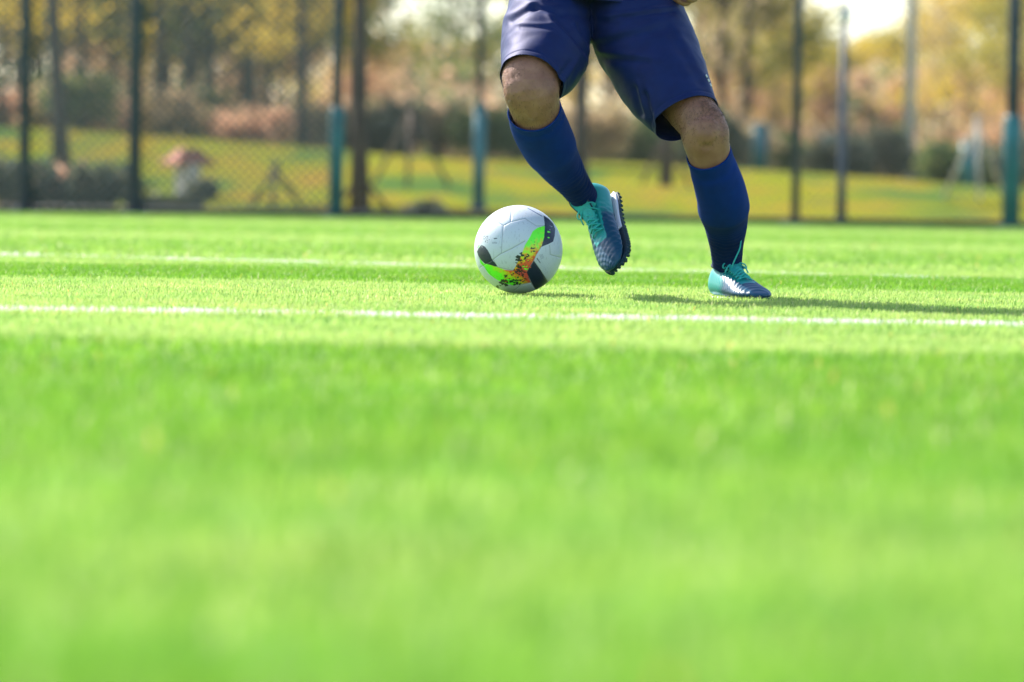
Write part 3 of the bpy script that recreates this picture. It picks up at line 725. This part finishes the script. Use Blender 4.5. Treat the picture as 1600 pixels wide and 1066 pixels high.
    for s_ in (-1, 1):
        mb.tube(X(spline([A(.092, -s_ * .02, top_z(.09)), knot + A(0, 0, .004), knot + A(.006, s_ * .016, .007), knot + A(.012, s_ * .030, .002), knot + A(.016, s_ * .031, -.007), knot + A(.008, s_ * .016, -.002), knot], 26)), .0019, 6)
        mb.tube(X(spline([knot, knot + A(.012, s_ * .010, .003), knot + A(.024, s_ * .024, -.004), knot + A(.028, s_ * .032, -.018)], 16)), .0018, 6)
    mb.tube(X([knot + A(0, -.006, 0), knot + A(0, .006, .002)]), .005, 8)
    mb.build('laces', LACE, up)
    # midsole (heel to arch) and outsole with turf studs
    def plate(x0, x1, z0, z1, grow, name, m, tilt=0):
        idx_ = [i for i in range(len(S)) if x0 <= S[i][0] <= x1]; hw = [(S[i][0], S[i][1] + grow, S[i][4]) for i in idx_]
        left = [(x + (grow if j == len(hw) - 1 else 0) - (grow if j == 0 else 0), w_ + s_) for j, (x, w_, s_) in enumerate(hw)]; right = [(x, -w_ + s_) for (x, _), (_, w_, s_) in zip(left, hw)]
        loop = left + right[::-1]; m_ = len(loop); L = np.array(loop); cen = L.mean(0); rr = []
        lv = [(z0, .975), (z0 + (z1 - z0) * .15, 1.0), (z0 + (z1 - z0) * .85, 1.0), (z1, .965)]
        spring = np.clip((L[:, 0] - .21) / .08, 0, 1) ** 2 * .012
        for zz_, sc_ in lv:
            Q = cen + (L - cen) * sc_; rr.append(np.column_stack([Q, zz_ + spring]))
        v, f = ringloft(np.array(rr)); return X(v), f
    v, f = plate(.000, .150, .0135, .0205, -.0025, 'm', MIDS); obj('midsole', v, f, MIDS, up)
    mb = MB(); v, f = plate(-.001, .284, .0075, .0130, .0002, 'o', OUTS); mb.add(v, f)
    v, f = plate(.152, .286, .0132, .0165, -.0004, 'o2', OUTS); mb.add(v, f)
    for i in range(0, 17):
        x = .004 + i * .0168; hw = float(np.interp(x, S[:, 0], S[:, 1])); sh = float(np.interp(x, S[:, 0], S[:, 4])); sp_ = max(0, (x - .21) / .08) ** 2 * .012
        for y in (-.92, -.45, 0, .45, .92):
            c = A(x + (.006 if abs(y) < .9 and i % 2 else 0), y * hw + sh, .0005 + sp_)
            mb.tube(X([c, c + A(0, 0, .009)]), [.0032, .0046], 8)
    if True:                                            # side lugs seen along the edge of the forefoot
        for i in range(13):
            x = .155 + i * .0105; hw = float(np.interp(x, S[:, 0], S[:, 1])); sh = float(np.interp(x, S[:, 0], S[:, 4])); sp_ = max(0, (x - .21) / .08) ** 2 * .012
            for s_ in (-1, 1):
                c = A(x, s_ * (hw - .0008) + sh, .010 + sp_); mb.tube(X([c + A(0, 0, -.006), c + A(0, 0, .005)]), [.0038, .0034], 8)
    mb.build('outsole', OUTS, up)
    return up
sh1 = shoe(RR, OR, 1); sh1['label'] = 'teal and navy turf shoe lifted with the toe down'
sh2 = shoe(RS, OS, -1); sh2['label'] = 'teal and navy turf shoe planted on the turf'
# loose lace end standing up in front of the sock
mb = MB(); p0 = W(1143, 418, 9.60); mb.tube(spline([p0, W(1150, 402, 9.60), W(1156, 388, 9.61), W(1158, 374, 9.62)], 14), .0018, 6); mb.build('lace_end', LACE, sh2)

#BACKGROUND
# ------------------------------------------------------------------ fence
FY = 30.9
TEALP = mat('teal paint', (0.02, 0.15, 0.17), .5, var=.2, scale=6); NAVP = mat('dark blue paint', (0.045, 0.06, 0.095), .5, var=.25, scale=4)
WIRE = mat('coated wire', (0.030, 0.075, 0.075), .45)
def fx(px, Y): return W(px, 300, Y)[0]
fence = empty('chain_link_fence', (0, FY, 0)); tag(fence, 'tall dark chain link fence along the far edge of the pitch', 'fence')
posts = [(-520, 0, .05), (38, 0, .046), (210, 0, .050), (525, .86, .042), (1243, 0, .034), (1580, .88, .052), (2100, 0, .05)]
FH = 4.0
for px, sl_, rad in posts:
    x = fx(px, FY); m_ = MB(); m_.tube([(x, FY, -.02), (x, FY, FH)], rad, 14); m_.tube([(x, FY, FH - .002), (x, FY, FH + .05)], [rad * 1.15, rad * .5], 14)
    m_.box((x, FY, .012), (.22, .2, .02)); p_ = m_.build('post', NAVP, fence)
    if sl_:
        m_ = MB(); m_.tube([(x, FY, .03), (x, FY, sl_), (x, FY, sl_ + .03)], [rad * 1.4, rad * 1.4, rad * 1.05], 16); m_.build('sleeve', TEALP, p_)
xl = fx(-520, FY); xr = fx(2100, FY)
def rail(z, r_=.024):
    m_ = MB(); m_.tube([(xl, FY, z), (xr, FY, z)], r_, 10); m_.build('rail', NAVP, fence)
rail(.05, .010); rail(3.2); rail(FH - .05)
def netpanel(x0, x1, z0, z1, pitch, rad):
    V_ = []; F_ = []; W_ = x1 - x0; H_ = z1 - z0; st = pitch * math.sqrt(2)
    for s_ in (1, -1):
        k = -H_
        while k < W_:
            a, b = max(k, 0), min(k + H_, W_)
            if b > a:
                z_a = z0 + (a - k); z_b = z0 + (b - k)
                if s_ < 0: xa, xb = x1 - a, x1 - b
                else: xa, xb = x0 + a, x0 + b
                yy = FY - .055 + s_ * rad; d = A(xb - xa, 0, z_b - z_a); d /= np.linalg.norm(d); nn = A(-d[2], 0, d[0]) * rad; b0 = len(V_)
                for P in (A(xa, yy, z_a), A(xb, yy, z_b)):
                    V_ += [P + nn, P + A(0, rad, 0), P - nn, P - A(0, rad, 0)]
                F_ += [(b0 + i, b0 + (i + 1) % 4, b0 + 4 + (i + 1) % 4, b0 + 4 + i) for i in range(4)]
            k += st
    obj('net', np.array(V_), np.array(F_), WIRE, fence, smooth=False)
pxs = [p[0] for p in posts]
for a, b in zip(pxs[:-1], pxs[1:]): netpanel(fx(a, FY), fx(b, FY), .05, FH - .06, .054, .0062 if b <= 525 else .0018)

# kerb between pitch and park
kb = MB(); kb.box((0, 31.25, .01), (60, .14, .07)); tag(kb.build('kerb', mat('grey kerb', (.06, .07, .045), .9, spec=0, var=.3, scale=4)), kind='structure')

# ------------------------------------------------------------------ trees and plants
BARK = mat('grey brown bark', (0.06, 0.045, 0.038), .9, var=.35, scale=6, bump=.6, bscale=20)
LM = {
 'olive': leaf_mat('olive leaves', (0.22, 0.22, 0.05), (0.37, 0.34, 0.08), (0.50, 0.38, 0.08), .62),
 'green': leaf_mat('dull green leaves', (0.06, 0.12, 0.05), (0.13, 0.20, 0.07), (0.32, 0.31, 0.09), .52),
 'yellow': leaf_mat('yellow autumn leaves', (0.62, 0.43, 0.05), (0.74, 0.52, 0.08), (0.48, 0.42, 0.08), .65),
 'brown': leaf_mat('pinkish dry leaves', (0.64, 0.34, 0.21), (0.76, 0.48, 0.32), (0.52, 0.36, 0.18), .62),
 'shade': leaf_mat('dark shrub leaves', (0.07, 0.10, 0.08), (0.13, 0.15, 0.09), (0.24, 0.20, 0.12)),
 'bare': leaf_mat('sparse tan leaves', (0.46, 0.34, 0.20), (0.60, 0.44, 0.26), (0.36, 0.32, 0.15), .6),
}
def leaf_quads(P, size, rnd, droop=0.0):
    n = len(P); a = rnd.normal(0, 1, (n, 3)); a /= np.linalg.norm(a, axis=1)[:, None]; b = np.cross(a, rnd.normal(0, 1, (n, 3))); b /= np.linalg.norm(b, axis=1)[:, None]
    s = size * rnd.uniform(.6, 1.5, n)[:, None]; a = a * s; b = b * s * .6; c = np.cross(a, b) / (s * 1.0) * .25
    V = np.stack([P - a, P - b * .9 + c, P + a, P + b * .9 + c], 1); F = np.arange(n * 4).reshape(n, 4); return V.reshape(-1, 3), F
def make_tree(H, trunk_h, cr_w, leafy, lsize, seed, shape='round', lean=0.0, tr=.09):
    """unit tree arrays: trunk+limbs mesh, crown mesh"""
    rnd = np.random.default_rng(seed); mb = MB(); tips = []
    p = A(0, 0, -.05); path = [p]; k = 8
    for i in range(1, k + 1):
        t = i / k; p = A(lean * t + .03 * H * math.sin(3 * t + seed) * .3, .02 * H * math.sin(2 * t + seed * 2) * .4, H * .86 * t); path.append(p)
    path = np.array(path); rad = tr * (1 - .82 * np.linspace(0, 1, k + 1)); rad[0] *= 1.35; mb.tube(path, rad, 9)
    nl = 22 if shape != 'cone' else 34
    for i in range(nl):
        t = rnd.uniform(max(.12, trunk_h / (H * .86)), 1.0); o = path[0] + np.array([np.interp(t, np.linspace(0, 1, k + 1), path[:, j]) - path[0][j] for j in range(3)])
        az = i * 2.4 + rnd.uniform(-.4, .4)
        if shape == 'cone': L = cr_w * (1.08 - t) * rnd.uniform(.7, 1.1); el = .25
        elif shape == 'up': L = cr_w * .8 * rnd.uniform(.6, 1.1); el = 1.0
        else: L = cr_w * math.sin(math.pi * min(.97, .25 + t * .62)) * rnd.uniform(.6, 1.1); el = .2 + .8 * t
        d = A(math.cos(az) * math.cos(el), math.sin(az) * math.cos(el), math.sin(el)); q = o + d * L * .5 + A(0, 0, .02 * L); e = o + d * L + A(0, 0, .08 * L)
        r_ = tr * .42 * (1 - .6 * t); mb.tube([o, q, e], [r_, r_ * .6, r_ * .2], 6)
        for j in range(3):
            dd = d + rnd.normal(0, .55, 3); dd /= np.linalg.norm(dd); st = o + (e - o) * rnd.uniform(.4, .9); en = st + dd * L * rnd.uniform(.3, .5); mb.tube([st, (st + en) / 2 + rnd.normal(0, .02, 3), en], [r_ * .4, r_ * .25, r_ * .08], 4)
            tips += [(en, L), ((st + en) / 2, L)]
        tips += [(e, L), (q, L)]
    P = []
    per = max(4, int(leafy / len(tips)))
    for c, L in tips:
        m_ = int(per * rnd.uniform(.3, 1.8)); sc = .17 * cr_w * rnd.uniform(.5, 1.2)
        P.append(c + rnd.normal(0, 1, (m_, 3)) * A(sc, sc, sc * .7))
    P = np.vstack(P); P = P[P[:, 2] > trunk_h * .55]
    return (np.vstack(mb.v), mb.f), leaf_quads(P, lsize, rnd)
PROTO = {}
def proto(key, kind, **k):
    (tv, tf), (lv, lf) = make_tree(**k)
    t_ = bpy.data.meshes.new('trunk'); t_.from_pydata([tuple(x) for x in tv], [], tf); t_.materials.append(BARK); t_.polygons.foreach_set('use_smooth', np.ones(len(t_.polygons), bool))
    c_ = bpy.data.meshes.new('crown'); c_.from_pydata([tuple(x) for x in lv], [], [tuple(int(i) for i in q) for q in lf]); c_.materials.append(LM[kind]); PROTO[key] = (t_, c_)
proto('green1', 'green', H=7, trunk_h=.7, cr_w=2.4, leafy=6000, lsize=.08, seed=1, tr=.12)
proto('green2', 'olive', H=6.5, trunk_h=.5, cr_w=2.2, leafy=6000, lsize=.08, seed=2, tr=.10)
proto('yellow1', 'yellow', H=6.5, trunk_h=1.4, cr_w=2.0, leafy=4200, lsize=.07, seed=3, tr=.09)
proto('brown1', 'brown', H=6.5, trunk_h=.7, cr_w=1.7, leafy=6000, lsize=.07, seed=4, shape='cone', tr=.09)
proto('bare1', 'bare', H=6.5, trunk_h=1.2, cr_w=2.0, leafy=1600, lsize=.06, seed=5, shape='up', tr=.09)
proto('thin1', 'olive', H=7.5, trunk_h=4.4, cr_w=1.5, leafy=2500, lsize=.06, seed=6, shape='up', tr=.075)
proto('lean1', 'green', H=7, trunk_h=3.9, cr_w=1.6, leafy=2500, lsize=.07, seed=8, lean=-.9, tr=.09)
LAB = {'green1': ('tree with dense dull green foliage', 'broadleaf_tree'), 'green2': ('tree with olive foliage', 'olive_tree'), 'yellow1': ('tree with yellow autumn leaves', 'autumn_tree'),
       'brown1': ('tree with dry pinkish brown foliage', 'conifer_tree'), 'bare1': ('nearly bare tree with tan twigs', 'bare_tree'), 'thin1': ('slender young tree with a straight dark trunk', 'young_tree'), 'lean1': ('tree with a leaning dark trunk', 'leaning_tree')}
GRP = {'green1': 'dull green trees in the park behind the fence', 'green2': 'olive trees in the park behind the fence', 'yellow1': 'yellow autumn trees in the park', 'brown1': 'dry brown trees in the park', 'bare1': 'nearly bare trees in the park', 'thin1': 'slender young trees behind the fence', 'lean1': None}
LABELLED = []
def place(key, px, Y, sc=1.0, scz=None, rz=None, label=None):
    x = fx(px, Y); z = float(gz(x, Y)); lb, nm = LAB[key]; r_ = empty(nm, (x, Y, z), random.uniform(0, 6.28) if rz is None else rz); r_.scale = (sc, sc, scz or sc)
    where = 'at the far left' if px < 130 else 'left of centre' if px < 500 else 'left of the player' if px < 780 else 'directly behind the player' if px < 1130 else 'right of the player' if px < 1400 else 'at the far right'
    far = 'close behind the fence' if Y < 45 else 'on the grass bank' if Y < 62 else 'beyond the bank' if Y < 95 else 'on the far skyline'
    tag(r_, label or (lb + ' ' + far + ' ' + where), 'tree', GRP[key]); LABELLED.append((px, r_))
    for nm2, me in zip(('trunk', 'crown'), PROTO[key]):
        o = bpy.data.objects.new(nm2, me); COL.objects.link(o); o.parent = r_
    return r_
T = [('green1', 330, 66, 1.0), ('green1', 470, 72, 1.05), ('green2', 250, 60, .9), ('yellow1', 40, 66, 1.0), ('yellow1', 0, 58, .8), ('yellow1', 290, 74, .9), ('yellow1', 130, 60, .85), ('bare1', 170, 70, 1.0), ('green1', 120, 84, 1.1),
     ('yellow1', 470, 62, .8), ('green2', 545, 84, .8), ('brown1', 60, 76, .9), ('brown1', 560, 96, .75), ('brown1', 620, 128, .66), ('bare1', 680, 132, .72), ('green2', 640, 134, .62), ('yellow1', 590, 136, .50), ('yellow1', 700, 138, .66), ('bare1', 730, 134, .6), ('brown1', 745, 134, .7), ('green2', 700, 126, .5),
     ('green1', 810, 78, .85), ('green2', 900, 74, .85), ('bare1', 950, 64, .9), ('yellow1', 950, 84, .8), ('brown1', 1010, 92, .9), ('green2', 1080, 80, .9), ('green2', 1170, 92, .95), ('bare1', 1120, 66, .9), ('yellow1', 1140, 100, 1.0), ('bare1', 1210, 98, .85),
     ('yellow1', 1250, 124, .80), ('yellow1', 1190, 108, .9), ('green2', 1290, 126, .70), ('brown1', 1200, 104, .62), ('brown1', 1290, 118, .64), ('brown1', 1350, 124, .62), ('brown1', 1400, 118, .58), ('brown1', 1450, 122, .66), ('brown1', 1510, 108, .62), ('brown1', 1560, 104, .64), ('brown1', 1620, 96, .8),
     ('yellow1', 1340, 136, .82), ('green2', 1390, 138, .80), ('yellow1', 1440, 128, .95), ('yellow1', 1500, 112, 1.05), ('yellow1', 1570, 98, 1.0), ('bare1', 1480, 100, .8), ('green2', 1620, 96, 1.1), ('green1', -60, 74, 1.1), ('yellow1', 220, 88, .9), ('brown1', 310, 90, .9), ('green2', 1680, 70, .9), ('green1', 20, 100, 1.2),
     ('green2', 300, 84, .9), ('green1', 395, 69, 1.05), ('green1', 255, 76, 1.05), ('green1', 90, 70, .9), ('thin1', 290, 60, 1.0), ('thin1', 470, 57, 1.0), ('thin1', 1160, 64, 1.0), ('brown1', 210, 82, .8), ('yellow1', 350, 84, .8), ('green2', 380, 82, .85), ('brown1', 440, 84, .8), ('yellow1', 520, 100, .8), ('bare1', 420, 68, .9), ('bare1', 300, 70, .9), ('yellow1', 60, 72, .8), ('green2', 860, 96, 1.0), ('green2', 1230, 120, .8), ('brown1', 1120, 96, .8),
     ('thin1', 563, 34, 1.0), ('thin1', 905, 40, 1.0), ('lean1', 98, 40, 1.0), ('thin1', 1040, 46, .9)]
for k, px, Y, s in T: place(k, px, Y, s)

def bush(px, Y, w_, d_, h_, kind, n, name, label, cat='shrub', group=None, box=False, lsize=.045):
    x = fx(px, Y); z = float(gz(x, Y)); rt = empty(name, (x, Y, z)); tag(rt, label, cat, group); rnd = np.random.default_rng(int(px * 7 + Y) + 1000)
    if box: P = rnd.uniform(-1, 1, (n, 3)) * A(w_ / 2, d_ / 2, h_ / 2) + A(0, 0, h_ / 2 + .03) + rnd.normal(0, .02, (n, 3))
    else:
        cs = rnd.uniform(-1, 1, (14, 3)) * A(w_ * .36, d_ * .36, h_ * .22) + A(0, 0, h_ * .5); P = cs[rnd.integers(0, 14, n)] + rnd.normal(0, 1, (n, 3)) * A(w_ * .12, d_ * .12, h_ * .16); P[:, 2] = np.abs(P[:, 2])
    v, f = leaf_quads(P, lsize, rnd); obj('foliage', v, f, LM[kind], rt, smooth=False, local=True)
    m_ = MB()
    for i in range(9):
        a = A(0, 0, -.03); e = a + A(rnd.uniform(-.4, .4) * w_, rnd.uniform(-.4, .4) * d_, h_ * .8); m_.tube([a, (a + e) / 2 + rnd.normal(0, .02, 3), e], [.012, .008, .003], 5)
    m_.build('stem', BARK, rt, local=True); LABELLED.append((px, rt))
G2 = 'low shrubs close behind the fence'; G3 = 'dark shrubs along the top of the bank'
bush(15, 33.5, .75, .5, .44, 'shade', 1500, 'shrub', 'low dark shrub close behind the fence at the left corner', group=G2)
bush(95, 33.8, .9, .5, .36, 'brown', 2600, 'shrub', 'low brownish shrub behind the fence between the two dark posts', group=G2)
bush(165, 33.6, .75, .5, .42, 'shade', 1500, 'shrub', 'low dark shrub just left of the second dark fence post', group=G2)
bush(660, 34.5, .32, .3, .11, 'shade', 700, 'shrub', 'tiny dark shrub behind the fence left of the ball', group=G2)
for i, px in enumerate(range(560, 1700, 62)):
    Y = 61 + (i % 3) * 2.2; wh = 'left of the player' if px < 780 else 'behind the player' if px < 1130 else 'right of the player' if px < 1400 else 'at the far right'
    bush(px, Y, 1.1, .9, .75 + .25 * ((i * 7) % 4) / 3, ('shade', 'shade', 'bare', 'green')[i % 4], 2000, 'shrub', ('dark shrub', 'dark green shrub', 'tan shrub', 'green shrub')[i % 4] + ' atop the bank ' + wh, group=G3, lsize=.055)
for i, px in enumerate(range(-20, 520, 70)):
    bush(px, 60 + (i % 2) * 3, 1.3, .9, 0.6 + .2 * (i % 3), ('brown', 'bare', 'green')[i % 3], 1600, 'shrub', ('brown shrub', 'tan shrub', 'green shrub')[i % 3] + ' atop the bank on the left side', group=G3, lsize=.055)

# far-off wood closing the view behind the trees: one uncountable mass
rnd = np.random.default_rng(77); fw = None
for kind, n_ in (('green', 9000), ('bare', 7000), ('brown', 6000)):
    cx_ = rnd.uniform(-34, 34, 90); ct = rnd.uniform(1.6, 4.2, 90) ; k_ = rnd.integers(0, 90, n_)
    P = np.column_stack([cx_[k_] + rnd.normal(0, 1.0, n_), 122 + rnd.normal(0, 3, n_), rnd.uniform(0, 1, n_) ** .8 * ct[k_]]); P[:, 2] += gz(P[:, 0], P[:, 1])
    v, f = leaf_quads(P, .17, rnd)
    if fw is None: fw = obj('distant_wood', v, f, LM[kind], smooth=False); tag(fw, 'far-off mixed wood closing the view beyond the park', kind='stuff')
    else: o_ = obj('thicket', v, f, LM[kind], fw, smooth=False); o_['kind'] = 'stuff'

# low dark wall and pillar with red cap behind the fence
def at(px, py, Y): return W(px, py, Y)
WY = 32.3
x0, x1 = fx(205, WY), fx(318, WY); ztop = W(262, 306, WY)[2]; zg = float(gz((x0 + x1) / 2, WY))
lw = empty('low_wall', ((x0 + x1) / 2, WY, zg)); tag(lw, 'low dark stone wall behind the fence beside the second post', 'wall')
m_ = MB(); nb = 6
for i in range(nb):
    for j in range(2):
        ww_ = (x1 - x0) / nb; m_.box((x0 + ww_ * (i + .5), WY, zg + .0 + (ztop - zg - .03) * (j + .5) / 2), (ww_ * .97, .26, (ztop - zg - .03) / 2 * .96))
m_.build('stonework', mat('dark stone', (.055, .06, .06), .9, var=.4, scale=8), lw, smooth=False)
m_ = MB(); m_.box(((x0 + x1) / 2, WY, ztop - .014), (x1 - x0 + .04, .32, .028)); m_.build('coping', mat('stone coping', (.09, .09, .08), .9, var=.3, scale=8), lw, smooth=False)
PY_ = 38.5; xc = fx(293, PY_); zg = float(gz(xc, PY_)); zt = W(295, 260, PY_)[2]; zt2 = W(295, 232, PY_)[2]
pl = empty('garden_pillar', (xc, PY_, zg)); tag(pl, 'white plastered garden pillar with a reddish tiled cap', 'pillar')
m_ = MB(); m_.box((xc, PY_, (zt + zg) / 2), (.13, .50, zt - zg + .04), Matrix.Rotation(math.radians(20), 3, 'Z')); m_.build('shaft', mat('white plaster', (.50, .47, .43), .8, var=.08, scale=6), pl, smooth=False)
m_ = MB(); R3 = Matrix.Rotation(math.radians(30), 3, 'Z'); m_.box((xc, PY_, zt + .02), (.42, .42, .04), R3); 
b4 = [np.array(R3 @ Vector((sx * .21, sy * .21, 0))) + A(xc, PY_, zt + .041) for sx, sy in ((-1, -1), (1, -1), (1, 1), (-1, 1))]; t4 = [np.array(R3 @ Vector((sx * .08, sy * .08, 0))) + A(xc, PY_, zt2) for sx, sy in ((-1, -1), (1, -1), (1, 1), (-1, 1))]
m_.add(b4 + t4, [(0, 1, 5, 4), (1, 2, 6, 5), (2, 3, 7, 6), (3, 0, 4, 7), (4, 5, 6, 7)]); m_.build('cap', mat('terracotta tile', (.42, .15, .085), .8, var=.2, scale=10), pl, smooth=False)

bush(316, 37.6, .30, .25, .19, 'shade', 900, 'shrub', 'small dark shrub tucked against the right side of the garden pillar', group=G2)
# teal posts beyond the fence
def tpost(px, ytop, Y, rad, label, mast=False):
    x = fx(px, Y); zg = float(gz(x, Y)); zt = W(px, ytop, Y)[2]; r_ = empty('bollard_post', (x, Y, zg)); tag(r_, label, 'post', 'teal posts in the park')
    m_ = MB(); m_.tube([(x, Y, zg - .03), (x, Y, zt)], rad, 14); m_.tube([(x, Y, zt - .001), (x, Y, zt + .03), (x, Y, zt + .045)], [rad * 1.12, rad * 1.05, rad * .3], 14); m_.build('shaft', TEALP, r_)
    if mast:
        m_ = MB(); m_.tube([(x, Y, zt + .04), (x, Y, zt + 3.2)], rad * .55, 12); m_.build('mast', NAVP, r_)
    m_ = MB(); m_.tube([(x, Y, zg - .02), (x, Y, zg + .05)], rad * 1.4, 14); m_.build('base', NAVP, r_)
tpost(748, 168, 36.5, .058, 'thick teal post with a thin dark mast, standing behind the fence left of the player', mast=True)
tpost(1186, 196, 62.0, .12, 'teal post on the bank just right of the player')
tpost(1298, 214, 66.0, .15, 'wide dull teal post on the bank between two dark poles')
tpost(1512, 222, 58.0, .11, 'teal post on the bank left of the right fence post')

# lamp pole, white pole
Y = 31.7; x = fx(1315, Y); zg = float(gz(x, Y)); zt = W(1315, 34, Y)[2]
lp = empty('lamp_post', (x, Y, zg)); tag(lp, 'dark lamp post with a small round white lamp behind the fence', 'lamp post')
m_ = MB(); m_.tube([(x, Y, zg), (x, Y, zg + .4), (x, Y, zt)], [.045, .034, .028], 12); m_.tube([(x, Y, zg - .02), (x, Y, zg + .06)], .075, 12); m_.build('pole', NAVP, lp)
m_ = MB(); m_.add(*ellipsoid((x, Y, zt + .045), (.055, .055, .055), n=12)); m_.build('globe', mat('white globe glass', (.85, .82, .78), .15), lp)
m_ = MB(); m_.tube([(x, Y, zt + .095), (x, Y, zt + .15)], [.05, .006], 12); m_.build('cap', NAVP, lp)
Y = 64.0; x = fx(1419, Y); zg = float(gz(x, Y)); r_ = empty('flag_pole', (x, Y, zg)); tag(r_, 'tall pale grey pole rising from the bank on the right', 'pole')
m_ = MB(); m_.tube([(x, Y, zg - .05), (x, Y, zg + 9)], [.10, .07], 16); m_.build('pole', mat('pale painted steel', (.55, .53, .56), .5, var=.1, scale=3), r_)
m_ = MB(); m_.tube([(x, Y, zg - .02), (x, Y, zg + .12)], [.17, .14], 16); m_.build('base', mat('concrete', (.3, .29, .28), .9), r_)

# leaning timber props round young trees
WOOD = mat('weathered timber', (.12, .085, .06), .9, var=.3, scale=8); PALEW = mat('pale timber', (.50, .44, .36), .8, var=.2, scale=8)
def props(px, Y, h_, sp_, m0, label, sub=3):
    x = fx(px, Y); zg = float(gz(x, Y)); r_ = empty('tree_prop', (x, Y, zg)); tag(r_, label, 'tree prop', 'timber props round young trees')
    for i in range(sub):
        a = 2 * math.pi * i / sub + .5; m_ = MB(); m_.tube([(x + math.cos(a) * sp_, Y + math.sin(a) * sp_, zg - .02), (x - math.cos(a) * .04, Y - math.sin(a) * .04, zg + h_)], .022, 8); m_.build('pole', m0, r_)
props(563, 34.2, .40, .34, WOOD, 'brown timber props below the teal sleeved fence post')
props(430, 36, .42, .3, WOOD, 'brown timber props left of the teal sleeved fence post')
props(640, 42.2, .9, .5, WOOD, 'brown timber props leaning together left of the ball')
props(1040, 46.2, .7, .35, WOOD, 'brown timber props between the legs of the player')
x = fx(1525, 44); props(1525, 44, .95, .42, PALEW, 'pale timber props beside the right fence post')

#HAZE
hz = MB(); hz.box((0, 70, 12), (260, 200, 28)); ho_ = hz.build('haze', HAZE, smooth=False); tag(ho_, 'thin pale haze in the air over the park', kind='stuff')
# ------------------------------------------------------------------ tell look-alike trees and shrubs apart by their order
by = {}
for px, o in LABELLED: by.setdefault(o['label'], []).append((px, o))
for lb, L in by.items():
    if len(L) < 2: continue
    L.sort(key=lambda q: q[0]); n = len(L); nw = ['two', 'three', 'four', 'five', 'six', 'seven', 'eight'][n - 2]
    for i, (px, o) in enumerate(L):
        o['label'] = ('leftmost' if i == 0 else 'rightmost' if i == n - 1 else ['second', 'third', 'fourth', 'fifth', 'sixth', 'seventh'][i - 1]) + ' of ' + nw + ', ' + lb.replace('with a straight dark trunk ', 'with dark trunk ').replace('nearly bare tree with tan twigs', 'bare tree with tan twigs').replace('with dry pinkish brown', 'with pinkish brown').replace('young tree with dark trunk', 'dark trunked young tree')
